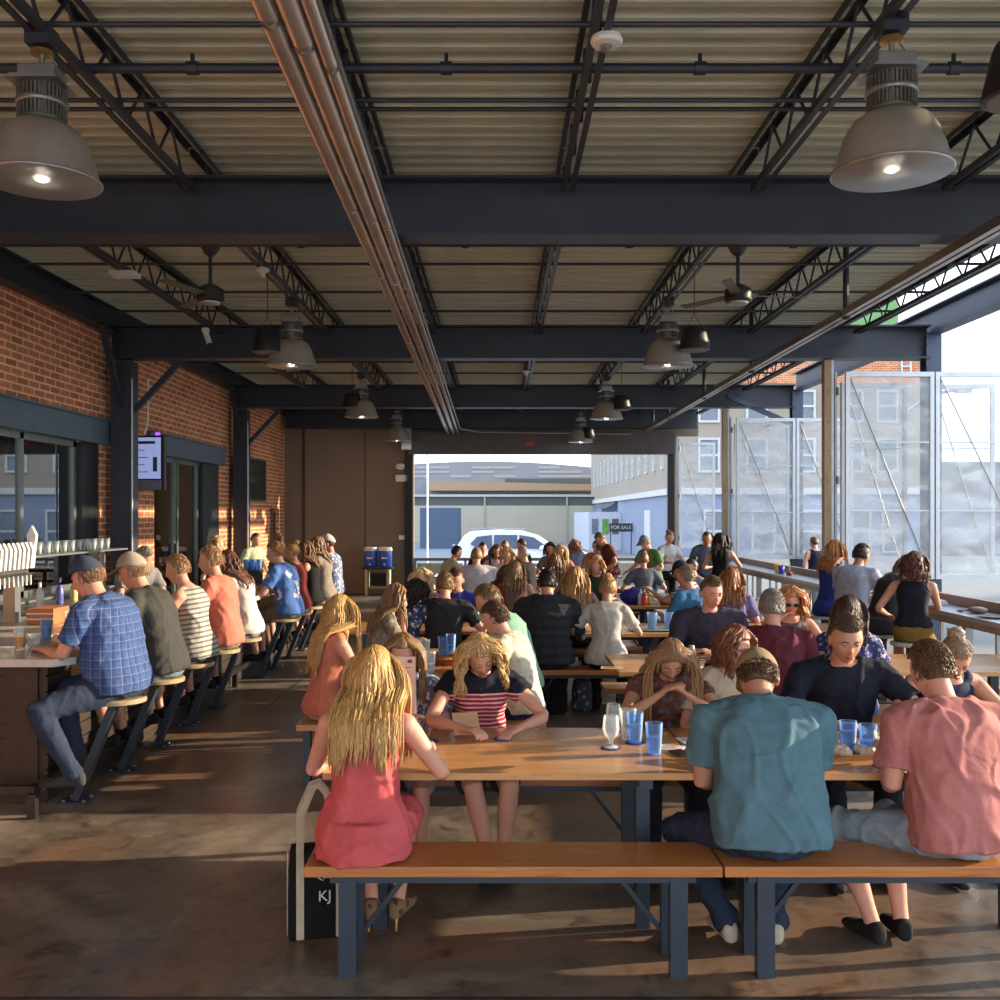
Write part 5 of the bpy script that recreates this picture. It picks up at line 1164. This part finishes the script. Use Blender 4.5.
for (lab, x, y, rz, kw) in [
    ('person in a black top before the white car', -.33, 19.1, 180, dict(hair='short', hc=DARKH, top=F(srgb(50, 46, 52)))),
    ('person in a pale pink top before the white car', -.08, 17.7, 190, dict(fem=1, hair='long', hc=BROWN, top=F(srgb(224, 190, 186)))),
    ('person in a light pink shirt next to the dark blazer', .10, 20.5, 180, dict(hair='short', hc=LBROWN, top=F(srgb(222, 196, 196)))),
    ('person in a cream jumper in front of the pink shirt', .10, 16.2, 185, dict(fem=1, hair='wavy', hc=BLOND, top=F(srgb(226, 214, 180)))),
    ('person in a dark navy blazer in profile before the white car', .55, 20.55, 80, dict(hair='short', hc=(.05, .03, .02), top=F(srgb(28, 32, 48)), sleeve='long', s=1.03)),
    ('person in a charcoal jacket in front of the navy blazer', .47, 16.3, 60, dict(hair='short', hc=(.36, .33, .3), top=F(srgb(44, 44, 48)), sleeve='long')),
    ('person in a grey patterned top in the far middle', 1.0, 19.15, 160, dict(fem=1, hair='wavy', hc=DARKH, top=F(srgb(130, 120, 122), 'floral', (.1, .08, .1)))),
    ('person in a peach t-shirt in the far middle', 1.08, 17.7, 170, dict(fem=1, hair='long', hc=(.6, .38, .13), top=F(srgb(230, 160, 130)))),
    ('person in a lavender grey t-shirt in the far row, back turned', 1.55, 20.5, 0, dict(fem=1, hair='wavy', hc=(.3, .13, .07), top=F(srgb(140, 148, 186)))),
    ('person in an orange t-shirt in the far row', 1.98, 20.6, 175, dict(hair='short', hc=BROWN, top=F(srgb(200, 96, 70)))),
    ('person in a pale blue and white top near the orange t-shirt', 1.96, 19.2, 30, dict(fem=1, hair='short', hc=BROWN, top=F(srgb(190, 206, 220)))),
    ('person in a brick red top between the lavender and orange shirts', 1.60, 21.95, 180, dict(hair='short', hc=(.2, .06, .04), top=F(srgb(120, 60, 56)))),
    ('person in a white top by the far post', 3.1, 18.6, 200, dict(fem=1, hair='bun', hc=LBROWN, top=F(srgb(220, 216, 210)), seat=ST)),
]:
    d = dict(seat=SEAT, sk=SKR, bot=BLK, lean=5, bend=6, hlen=.2); d.update(kw); person(lab, x, y, rz, **d)
# --- the drink rail on the right
person('person in a black tank top and mustard shorts on a rail stool', 3.82, 9.25, -28, ST, .95, 1, 4, 8, hp=8, hair='wavy', hc=(.10, .03, .02), sk=SKT, top=F(srgb(26, 28, 44)), sleeve='none', bot=F(srgb(150, 112, 30)), blen='mid', hemt=.11, legs={-1: (-.12, .22, .26), 1: (.12, .12, .24)}, wide=1.02, arms={-1: (-.25, .22, .90), 1: (.1, .42, .97)})
person('person in a charcoal sleeveless dress bending over the drink rail', 3.80, 9.95, -62, ST, 1.0, 1, 22, 20, hp=10, hair='bob', hc=(.22, .16, .11), sk=SKR, top=F(srgb(54, 50, 52)), sleeve='none', dress=1, wide=1.12, arms={-1: (-.16, .40, .98), 1: (.12, .44, .98)})
person('person in a pale blue shirt on a rail stool, back turned', 3.80, 10.85, -55, ST, 1.0, 0, 10, 12, hp=6, hair='short', hc=DARKH, sk=SKD, top=F(srgb(170, 180, 200)), bot=DJEANS, wide=1.15)
person('person in a royal blue dress at the drink rail', 3.86, 11.7, -60, ST, 1.0, 1, 3, 5, hp=4, hair='long', hc=(.38, .15, .05), sk=SKR, top=F(srgb(28, 52, 148)), sleeve='none', dress=1, hlen=.16)
person('person in a long black dress at the far part of the rail', 3.62, 16.4, -20, ST, 1.0, 1, 2, 4, hair='long', hc=DARKH, sk=SKR, top=BLK, sleeve='none', dress=1, hlen=.22, arms={-1: (-.2, .3, .98), 1: (.25, .4, 1.0)})
person('person in a slate blue polo sitting at the far part of the rail', 3.60, 17.4, 165, ST, 1.0, 0, 2, 4, hair='short', hc=DARKH, sk=SKD, top=F(srgb(96, 116, 148)), bot=DJEANS, arms={-1: (-.2, .22, .82), 1: (.15, .2, .82)})
person('person in a black t-shirt and cap leaning on the rail, farthest there', 3.62, 18.7, -75, ST, 1.02, 0, 18, 14, hair='short', hc=GREY, sk=SKR, top=F(srgb(38, 40, 42)), bot=DJEANS, cap=srgb(40, 38, 42), wide=1.15)
person('person in a black tank top standing outside beyond the rail', 5.75, 18.2, 20, None, .86, 0, 2, 4, hair='short', hc=BROWN, sk=SKR, top=F(srgb(30, 34, 52)), sleeve='none', bot=F(srgb(200, 200, 204)), blen='mid', z0=-.03)
# --- the bar on the left (facing the bar)
person('person in a blue plaid shirt, jeans and navy cap on the nearest bar stool', -2.46, 6.47, 82, ST, 1.06, 0, 10, 14, hp=8, hy=-6, hair='short', hc=(.3, .17, .08), sk=SKR, top=F(srgb(56, 98, 156), 'plaid', (.35, .45, .62)), sleeve='short', bot=JEANS, cap=srgb(66, 78, 104), wide=1.28, belly=.07, shoe=(.05, .05, .055), wr=.011,
       arms={-1: (-.10, .46, .98), 1: (.14, .46, .98)}, legs={-1: (-.34, .12, .26), 1: (.08, .34, .27)}, legpole={-1: (-.9, .8, .4), 1: (0, 1, .8)})
person('person in a dark grey t-shirt and tan cap on the second bar stool', -2.44, 7.25, 84, ST, 1.05, 0, 12, 12, hp=4, hair='short', hc=(.4, .26, .14), sk=SKR, top=F(srgb(72, 72, 70)), bot=F(srgb(120, 140, 160)), blen='mid', cap=srgb(186, 170, 150), wide=1.16)
person('person in a grey and white striped tank top on a bar stool', -2.42, 8.0, 84, ST, 1.0, 1, 8, 10, hp=4, hair='short', hc=(.34, .19, .09), sk=SKR, top=F(srgb(206, 202, 190), 'stripe', (.16, .15, .14)), sleeve='none', bot=F(srgb(90, 80, 76)), blen='mid', wide=1.08)
person('person in a coral orange t-shirt on a bar stool', -2.42, 8.8, 84, ST, 1.02, 0, 6, 8, hair='short', hc=(.4, .24, .11), sk=SKR, top=F(srgb(232, 120, 92)), bot=KHAKI, blen='mid', wide=1.08)
person('person in a white top and grey skirt on a bar stool', -2.42, 9.6, 84, ST, .98, 1, 10, 12, hp=8, hair='bob', hc=(.14, .06, .04), sk=SKR, top=F(srgb(226, 216, 206)), sleeve='short', bot=F(srgb(140, 140, 164)), blen='mid')
person('person in a bright blue t-shirt and khaki shorts farther along the bar', -2.40, 11.4, 80, ST, 1.0, 0, 9, 10, hair='short', hc=(.3, .13, .06), sk=SKR, top=F(srgb(60, 116, 200), 'blotch', (.55, .5, .55)), bot=F(srgb(120, 110, 96)), blen='mid', wide=1.12)  # pale blotches put sun patches on the back into the shirt colour
person('person in a red sleeveless top at the bar, right behind the blue t-shirt', -2.42, 12.1, 84, ST, .97, 1, 5, 6, hair='bun', hc=(.42, .2, .07), sk=SKR, top=F(srgb(160, 50, 46)), sleeve='none', bot=KHAKI, blen='short')
person('person in a black vest top between the red top and taupe t-shirt', -2.42, 12.9, 84, ST, .95, 1, 4, 5, hair='bob', hc=(.16, .08, .04), sk=SKR, top=BLK, sleeve='none', bot=BLK)
person('person in a taupe t-shirt at the bar', -2.40, 13.7, 84, ST, 1.0, 1, 5, 6, hair='bob', hc=(.22, .13, .07), sk=SKR, top=F(srgb(150, 136, 124)), bot=KHAKI, blen='mid', wide=1.1)
person('person in a white cap and blue patterned t-shirt at the far end of the bar', -2.40, 14.5, 84, ST, 1.0, 0, 4, 5, hair='short', hc=BROWN, sk=SKR, top=F(srgb(110, 130, 176), 'floral', (.6, .6, .7)), bot=DJEANS, blen='mid', cap=srgb(225, 220, 212))
person('person in a grey t-shirt reaching forward behind the bar near the taps', -3.75, 10.2, -130, None, .92, 0, 12, 12, hp=20, hair='short', hc=GREY, sk=SKT, top=F(srgb(140, 138, 140)), bot=BLK, arms={-1: (-.15, .42, 1.0), 1: (.2, .45, 1.0)})
person('person in a dark grey t-shirt standing behind the middle of the bar', -3.62, 12.6, -100, None, .92, 1, 2, 4, hair='bob', hc=(.5, .32, .15), sk=SKR, top=F(srgb(80, 80, 84)), bot=BLK)
person('person in a pale green t-shirt standing at the back near the brick wall', -4.1, 16.6, -120, None, .9, 0, 2, 4, hair='short', hc=(.1, .08, .07), sk=SKT, top=F(srgb(190, 206, 170)), bot=BLK)
person('person in a brown top standing at the back near the brick wall', -4.1, 18.2, -60, None, .9, 1, 2, 4, hair='long', hc=(.2, .12, .08), sk=SKT, top=F(srgb(120, 104, 96)), bot=BLK)
flush()

# ------------------------------------------------------------ things on the tables
T0 = .741
def tumbler(x, y, z, lab, full=.5, h=.145, r=.041, mat=None, group='blue plastic tumblers'):
    t = thing('tumbler', lab, 'glass', (x, y, z), 0, group)
    MB().lathe([(r*.78, 0), (r, h), (r-.003, h), (r*.74, .008)], n=20).build('cup', mat or GLASSB, t, auto=60)
    MB().lathe([(r*.73, .009), (r*(.75+.2*full), h*full)], n=18).build('water', glass('water_fill', (.8, .9, 1), .02, .75), t)
    return t
def coaster(x, y, z, lab):
    t = thing('coaster', lab, 'coaster', (x, y, z)); MB().lathe([(.048, 0), (.048, .004)], n=28).build('disc', plain('blue_coaster', srgb(34, 52, 132), .6), t); MB().lathe([(.018, .004), (.018, .0047)], n=12).build('emblem', plain('coaster_emblem', srgb(150, 160, 210), .6), t)
def pint(x, y, z, lab, beer=0):
    t = thing('beer_glass', lab, 'glass', (x, y, z)); MB().lathe([(.03, 0), (.031, .02), (.043, .15), (.04, .15), (.028, .02)], n=20).build('glass_body', GLASSC, t, auto=60)
    if beer: MB().lathe([(.0285, .018), (.0385, .15*beer)], n=18).build('beer', plain('golden_beer', srgb(222, 140, 40), .15), t); MB().lathe([(.0385, .15*beer), (.0385, .15*beer+.008)], n=18).build('foam', WHITEP, t)
    return t
def goblet(x, y, z, lab):
    t = thing('stemmed_glass', lab, 'glass', (x, y, z)); MB().lathe([(.036, 0), (.03, .006), (.008, .014), (.008, .035), (.03, .055), (.04, .085), (.038, .12), (.034, .15), (.031, .15), (.035, .12), (.037, .085), (.02, .05)], n=24).build('bowl', GLASSC, t, auto=60); return t
def P(px, py, z=T0): Y = 1000*(H-z)/(py-515); return PX(px, Y), Y
x, y = P(611, 748); coaster(x, y, T0-.001, 'round blue coaster under the stemmed beer glass'); goblet(x, y, T0+.004, 'clear stemmed tulip glass standing on a blue coaster')
x, y = P(613, 736); goblet(x+.01, y+.06, T0, 'second stemmed glass just behind the one on the coaster')
x, y = P(635, 743); coaster(x, y, T0-.001, 'round blue coaster under the left blue tumbler'); tumbler(x, y, T0+.004, 'left blue tumbler of the pair in the middle of the front table', .6)
x, y = P(654, 754); tumbler(x, y, T0, 'right blue tumbler of the pair in the middle of the front table', .55)
x, y = P(629, 741); pint(x, y+.04, T0, 'small empty clear glass behind the two tumblers')
x, y = P(429, 741); coaster(x, y, T0-.001, 'blue coaster left of the striped top')
x, y = P(503, 739); coaster(x, y, T0-.001, 'blue coaster to the right of the striped top')
def paper(px, py, w, d, rz, lab, z=T0, col=(.8, .78, .76), lines=True, cat='menu', tz=0):
    x, y = P(px, py, z); t = thing('paper_menu', lab, cat, (x, y, z+.001), R(rz)); MB().box(-w/2, w/2, -d/2, d/2, 0, .002).build('sheet', plain('menu_paper_%.2f' % col[0], col, .7), t)
    if lines:
        mb = MB()
        for k in range(7): mb.box(-w*.4, w*(.1+.25*((k*7) % 3)/3), d*.38-k*d*.12, d*.38-k*d*.12+.003, .002, .0026)
        mb.build('print', plain('menu_ink', srgb(96, 80, 100), .7), t)
    return t
paper(700, 741, .2, .16, 12, 'white printed menu lying near the two tumblers')
paper(672, 748, .12, .1, -20, 'second white leaflet partly under the right tumbler')
x, y = P(707, 744); t = thing('sunglasses', 'dark folded sunglasses on the printed menu', 'sunglasses', (x, y, T0+.004))
MB().ball((-.03, 0, .012), (.026, .01, .018)).ball((.03, 0, .012), (.026, .01, .018)).build('lens', BLACK, t); MB().tube([(-.055, 0, .02), (.06, .05, .01)], .003).tube([(.055, 0, .02), (-.05, .06, .01)], .003).tube([(-.01, 0, .02), (.01, 0, .02)], .003).build('frame', BLACK, t)
x, y = P(681, 754); t = thing('phone', 'dark phone lying at the end of the front table', 'phone', (x, y, T0), R(20)); MB().box(-.036, .036, -.06, .06, 0, .009).build('case', BLACK, t, bevel=.003); MB().box(-.032, .032, -.055, .055, .009, .0095).build('display', plain('phone_glass', srgb(60, 34, 34), .1), t)
# card in the striped person's hands, menu in the girl's hand
t = thing('paper_card', 'small tan paper card in the hands of the striped person', 'card', (-.17, 5.03, .80), R(8)); MB().box(-.065, .065, -.09, .09, 0, .003, Matrix.Rotation(R(25), 3, 'X')).build('sheet', plain('tan_card', srgb(214, 168, 132), .7), t)
t = thing('tall_menu', 'tall pale paper menu held up before a face', 'menu', (-.485, 5.13, .83), R(-4)); MB().box(-.056, .056, -.002, .002, 0, .30, Matrix.Rotation(R(6), 3, 'X')).build('sheet', plain('pink_menu', srgb(222, 190, 172), .7), t)
mb = MB()
for k in range(9): mb.box(-.045, [-.01, .02, .035][k % 3], -.0031, -.002, .05+.024*k, .053+.024*k, Matrix.Rotation(R(6), 3, 'X'))
mb.box(.015, .04, -.0031, -.002, .268, .285, Matrix.Rotation(R(6), 3, 'X')); mb.build('print', plain('menu_ink', (1, 1, 1)), t)
# right front table
for px, py, lab, f in ((848, 752, 'left tumbler of the water glasses before the navy t-shirt', .7), (868, 756, 'second water tumbler right of the navy t-shirt', .5)):
    x, y = P(px, py); tumbler(x, y, T0, lab, f)
x, y = P(884, 766); coaster(x, y, T0-.001, 'dark coaster under the glass of golden beer'); pint(x, y, T0+.004, 'pint glass of golden beer near the salmon t-shirt', .75)
x, y = P(938, 741); tumbler(x, y, T0, 'clear glass in front of the navy tank top', .3, mat=GLASSC)
x, y = P(893, 748); tumbler(x, y, T0, 'blue tumbler behind the glass of beer', .4)
x, y = P(857, 757); t = thing('food_tray', 'brown paper lined tray with crumpled wrapper by the water tumblers', 'tray', (x-.02, y+.02, T0), R(12))
MB().box(-.14, .14, -.09, .09, 0, .008).box(-.14, .14, -.09, -.085, .008, .025).box(-.14, .14, .085, .09, .008, .025).build('tray_base', plain('kraft', srgb(150, 106, 70), .7), t)
mb = MB(); rr = random.Random(4)
for k in range(7): c = V((rr.uniform(-.09, .09), rr.uniform(-.05, .05), .025)); mb.ball(c, (.035, .025, .02+.012*rr.random()), 7, 5, Matrix.Rotation(rr.random()*3, 3, 'Z'))
mb.build('wrapper', plain('wrapper_paper', srgb(226, 214, 196), .8), t)
x, y = P(915, 740); t = thing('napkin', 'crumpled white napkin standing beside the tumblers', 'napkin', (x, y, T0)); MB().lathe([(.04, 0), (.05, .02), (.03, .05), (.01, .075)], n=7).build('cloth', plain('napkin_paper', (.8, .78, .75), .8), t)
# lengthwise table
for k, (px, py, lab) in enumerate([(430, 672, 'tumbler'), (443, 655, 'tumbler'), (451, 652, 'tumbler'), (425, 658, 'tumbler')]):
    x, y = P(px, py); tumbler(x, y, T0, 'blue tumbler on the lengthwise table, %s' % ['nearest of four', 'second from the left back pair', 'rightmost of the four', 'leftmost of the four'][k], .4, mat=[GLASSC, GLASSB, GLASSB, GLASSC][k])
x, y = P(444, 664); t = thing('food_basket', 'brown food basket on the lengthwise table behind the striped person', 'basket', (x+.03, y, T0)); MB().lathe([(.09, 0), (.12, .05), (.115, .05), (.085, .008)], n=16).build('basket_body', plain('basket_brown', srgb(130, 70, 40), .7), t); MB().ball((0, 0, .03), (.09, .09, .025), 10, 6).build('food', plain('fried_food', srgb(190, 130, 70), .7), t)
# slate t-shirt table
x, y = P(702, 660); coaster(x, y, T0-.001, 'coaster near the hands of the slate t-shirt'); t = thing('salt_shaker', 'small clear jar by the hands of the person in the slate t-shirt', 'jar', (x-.06, y+.1, T0)); MB().lathe([(.03, 0), (.034, .05), (.022, .08)], n=14).build('body', GLASSC, t, True); MB().lathe([(.024, .08), (.02, .1)], n=12).build('lid', GALV, t)
paper(692, 668, .2, .12, 4, 'white menu lying on the table of the slate t-shirt')
paper(612, 668, .16, .12, -8, 'tan paper on the table edge beyond the rust brown top', col=(.5, .38, .2))
x, y = P(802, 662); pint(x, y, T0, 'glass of golden beer before the person in sunglasses', .6)
x, y = P(790, 664); t = thing('chip_bowl', 'bowl of yellow chips between the maroon t-shirt and the sunglasses wearer', 'bowl', (x-.02, y+.12, T0)); MB().lathe([(.05, 0), (.1, .05), (.096, .05), (.046, .006)], n=18).build('bowl_body', WHITEP, t, True); MB().ball((0, 0, .045), (.085, .085, .03), 10, 6).build('chips', plain('yellow_chips', srgb(222, 160, 50), .7, 0, .3, 60), t)
# tray with tumblers at 9.35 row
x, y = P(661, 632); t = thing('serving_tray', 'dark round-cornered serving tray with two tumblers', 'tray', (x+.02, 9.6, T0)); MB().box(-.3, .3, -.12, .12, 0, .012).build('tray_base', BLACK, t, bevel=.004); MB().box(-.27, .27, -.1, .1, .012, .014).build('liner', plain('tray_liner', srgb(150, 190, 190), .6), t)
for px, lab in ((652, 'left tumbler on the dark serving tray'), (669, 'right tumbler on the dark serving tray')): tumbler(PX(px, 9.6), 9.6, T0+.014, lab, .4, .16, .05, glass('pale_blue_tumbler', (.6, .78, .95), .08, .75))
for px, py, lab, b in ((583, 628, 'glass of light beer before the white lace blouse', .5), (589, 625, 'tall clear glass behind the lace blouse', 0)): x, y = P(px, py); pint(x, y, T0, lab, b)
# blue bag and sauce bottles in row 12
t = thing('blue_bag', 'shiny royal blue bag lying on the table right of the lace blouse', 'bag', (PX(633, 12.5), 12.5, T0))
mb = MB(); mb.ball((0, 0, .09), (.17, .11, .10), 18, 12); mb.build('bag_body', F(srgb(40, 44, 170), rough=.4), t, True); MB().tube([(-.1, 0, .14), (0, -.03, .21), (.1, 0, .13)], .012).build('strap', F(srgb(40, 44, 170), rough=.4), t)
for px, c, lab, yy in ((640.5, (.7, .68, .64), 'white sauce bottle by the blue bag', 12.35), (644.5, (.6, .05, .05), 'red ketchup bottle by the blue bag', 12.3), (649, (.7, .55, .1), 'yellow mustard bottle right of the ketchup', 12.45)):
    t = thing('sauce_bottle', lab, 'bottle', (PX(px, yy), yy, T0)); MB().lathe([(.032, 0), (.034, .01), (.034, .13), (.014, .16)], n=14).build('body', plain('bottle_' + lab[:3], c, .3), t, True); MB().lathe([(.014, .16), (.004, .2)], n=10).build('nozzle', WHITEP, t)
t = thing('red_basket', 'red and white paper food basket right of the sauce bottles', 'basket', (PX(668, 12.4), 12.4, T0)); MB().lathe([(.09, 0), (.13, .07), (.125, .07), (.085, .01)], n=14).build('basket_body', F((.55, .06, .04), 'print', (.8, .75, .7)), t); MB().ball((0, 0, .06), (.1, .1, .04), 10, 6).build('food', plain('fried_food', (1, 1, 1)), t)
# a few glasses in the crowd
rr = random.Random(12)
crowd = [(-.45, 9.9, 0, 'left of the dark grey t-shirt'), (-.25, 10.1, 0, 'right of the dark grey t-shirt'), (-.38, 12.5, 0, 'before the striped white t-shirt, left one'), (-.28, 12.4, 0, 'before the striped white t-shirt, right one'), (.55, 12.6, 1, 'beyond the puffer jacket'), (1.6, 12.7, 0, 'before the dark green top'),
         (.3, 15.4, 0, 'in the fourth row centre'), (1.2, 15.5, 1, 'in the fourth row on the right'), (.2, 18.5, 0, 'in the fifth row'), (1.4, 18.4, 1, 'in the fifth row on the right'), (.5, 21.2, 0, 'in the far row'), (1.7, 21.3, 1, 'in the far row on the right')]
for x, y, b, t in crowd:
    (pint(x, y, T0, 'beer glass on the table '+t, .6) if b else tumbler(x, y, T0, 'blue tumbler on the table '+t, .4))
x, y = .95, 12.5; t = thing('white_platter', 'long white platter on the third-row table', 'platter', (x, y, T0)); MB().box(-.35, .35, -.14, .14, 0, .015).build('plate', WHITEP, t, bevel=.005); MB().ball((.1, 0, .02), (.08, .06, .03), 8, 6).build('food', plain('fried_food', (1, 1, 1)), t)
# bar top
def Q(px, py, z=.956): Y = 1000*(H-z)/(py-515); return PX(px, Y), Y
x, y = Q(20, 650); pint(x, y, .956, 'tall glass of amber beer at the near corner of the bar', .6)
x, y = Q(34, 648); tumbler(x, y, .956, 'clear ridged tumbler on the near corner of the bar', .3, .09, .045, GLASSC)
x, y = Q(46, 640); tumbler(x, y, .956, 'blue tumbler in front of the plaid shirt on the bar', .6)
x, y = Q(68, 632); pint(x-.02, y+.1, .956, 'glass of dark beer beside the plaid sleeve', .0); MB().lathe([(.028, .02), (.037, .1)], n=14).build('beer', plain('dark_beer', srgb(40, 20, 12), .2), bpy.data.objects[[o.name for o in bpy.data.objects if o.name.startswith('beer_glass')][-1]])
for k, (yy, lab) in enumerate([(7.6, 'between the tan cap and the striped tank top'), (8.5, 'before the coral t-shirt'), (9.3, 'before the white top'), (11.0, 'before the blue t-shirt'), (11.8, 'by the red sleeveless top')]):
    (tumbler if k % 2 else pint)(-2.95, yy, .956, 'drink on the bar '+lab, .5)
# drink rail
t = thing('pouch', 'brown pouch lying on the pale drink rail at the right', 'pouch', (4.3, 9.0, .966)); MB().ball((0, 0, .03), (.08, .11, .03), 14, 8).build('pouch_body', plain('brown_leather', srgb(120, 100, 82), .5), t, True); MB().tube([(.06, .1, .02), (.0, .2, .006), (-.1, .18, .006), (-.12, .05, .006)], .006).build('strap', BLACK, t)
t = thing('cloth_bag', 'folded white cloth on the drink rail by the mustard shorts', 'cloth', (4.25, 9.9, .966)); MB().prism([(-.13, 0), (.13, 0), (.1, .05), (-.02, .075), (-.12, .03)], -.16, .16, 1).build('cloth', F(srgb(206, 204, 206)), t, bevel=.01)
t = thing('plate', 'oval dark-rimmed plate at the right end of the drink rail', 'plate', (4.25, 8.6, .966)); MB().lathe([(.08, 0), (.13, .012), (.135, .014), (.09, .006)], n=28).build('dish', GALV, t, True); MB().lathe([(.132, .013), (.138, .016)], n=28).build('rim', BLACK, t)
for k, (yy, c, lab) in enumerate(((15.0, srgb(60, 80, 190), 'blue cup'), (15.2, srgb(240, 190, 60), 'yellow drink cup'), (14.6, srgb(150, 70, 60), 'red paper basket'))):
    t = thing('rail_cup', lab+' on the far part of the drink rail', 'cup', (4.22, yy, .966)); MB().lathe([(.035, 0), (.05, .13 if k < 2 else .05), (.045, .13 if k < 2 else .05), (.03, .01)], n=14).build('cup_body', plain('cup_%d' % k, c, .4), t, True); MB().tube([(0, 0, .02), (.02, 0, .2)], .004).build('straw', WHITEP, t)
# tote bag leaning on the bench
t = thing('tote_bag', 'black tote bag with cream straps on the floor by the front bench', 'bag', (-.80, 4.42, 0), R(14))
BG = F(srgb(22, 22, 24)); CR = F(srgb(206, 192, 160))
MB().loft([[V((sx*w, sy*dd, z)) for sx, sy in ((-1, -1), (1, -1), (1, 1), (-1, 1))] for z, w, dd in ((0, .125, .06), (.02, .135, .068), (.22, .135, .065), (.36, .125, .045), (.40, .12, .03))]).build('bag_body', BG, t, bevel=.008)
for sy in (-1, 1):
    MB().tube([(-.085, sy*.071, .01), (-.085, sy*.068, .2), (-.085, sy*.05, .39), (-.08, sy*.04, .54), (-.03, sy*.03, .655), (.0, sy*.03, .665), (.03, sy*.03, .63), (.065, sy*.04, .5), (.085, sy*.05, .39), (.085, sy*.068, .2), (.085, sy*.071, .01)], .019, 6, .18, (0, 1, 0)).build('strap', CR, t)
MB().box(-.139, -.134, -.02, .02, .01, .38).build('side_band', CR, t)
WM = plain('white_print', (.7, .7, .68), .6)
text_mesh('tote_lettering', 'KJ', .065, WM, (.02, -.0735, .19), (PI/2, 0, 0), t, .001)
mb = MB()
for k in range(5): a = R(30+30*k); mb.bar((.03+.02*math.cos(a), -.073, .25+.02*math.sin(a)), (.03+.045*math.cos(a), -.072, .25+.045*math.sin(a)), .006, .003)
mb.build('crown_print', WM, t)
# dark bags under the middle bench
for k, (x, y, w, h, lab) in enumerate([(.5, 9.35, .26, .34, 'black backpack on the floor under the bench of the puffer jacket'), (.78, 9.5, .2, .3, 'blue-grey patterned bag under the middle bench')]):
    t = thing('backpack', lab, 'bag', (x, y, 0)); mb = MB(); mb.loft([ring(V((0, 0, z)), w/2*q, .1*q, Matrix.Identity(3), 16, 3.5) for z, q in ((0, .85), (.03, 1), (h*.6, 1), (h*.9, .85), (h, .5))]); mb.build('bag_body', F(srgb(30, 32, 36) if k == 0 else srgb(80, 92, 112), 'plain' if k == 0 else 'print', (.4, .42, .46)), t, True)
    MB().tube([(-.05, -.09, h*.3), (-.07, -.12, h*.7), (0, -.06, h+.03), (.05, -.08, h*.6)], .012).build('strap', BLACK, t)

# ------------------------------------------------------------ light, sky, camera
S = bpy.data.lights.new('sun', 'SUN'); S.energy = 6.2; S.color = (1, .80, .55); S.angle = R(.6)
so = bpy.data.objects.new('sun', S); C.objects.link(so)
el, az = R(14), R(9)      # low sun, coming from the open right side and a little from the far end
d = V((-math.cos(el)*math.cos(az), -math.cos(el)*math.sin(az), -math.sin(el))); so.rotation_euler = d.to_track_quat('-Z', 'Y').to_euler()
w = bpy.data.worlds.new('world'); bpy.context.scene.world = w; w.use_nodes = True; nt = w.node_tree; bg = nt.nodes['Background']
tc = nt.nodes.new('ShaderNodeTexCoord'); x_, y_, z_ = sepxyz(nt, tc.outputs['Generated'])
cc = ramp(nt, z_, [(0, (.9, .94, 1.0)), (.15, (.88, .94, 1.0)), (.6, (.66, .80, 1.0))])
nt.links.new(cc, bg.inputs[0]); bg.inputs[1].default_value = 1.75
cam = bpy.data.cameras.new('camera'); co = bpy.data.objects.new('camera', cam); C.objects.link(co)
co.location = (0, 0, H); co.rotation_euler = (PI/2, 0, 0); cam.lens = 36; cam.sensor_width = 36; cam.shift_y = .015; cam.clip_end = 500
sc = bpy.context.scene; sc.camera = co
sc.view_settings.view_transform = 'Standard'; sc.view_settings.look = 'None'; sc.view_settings.exposure = .78; sc.view_settings.gamma = 1
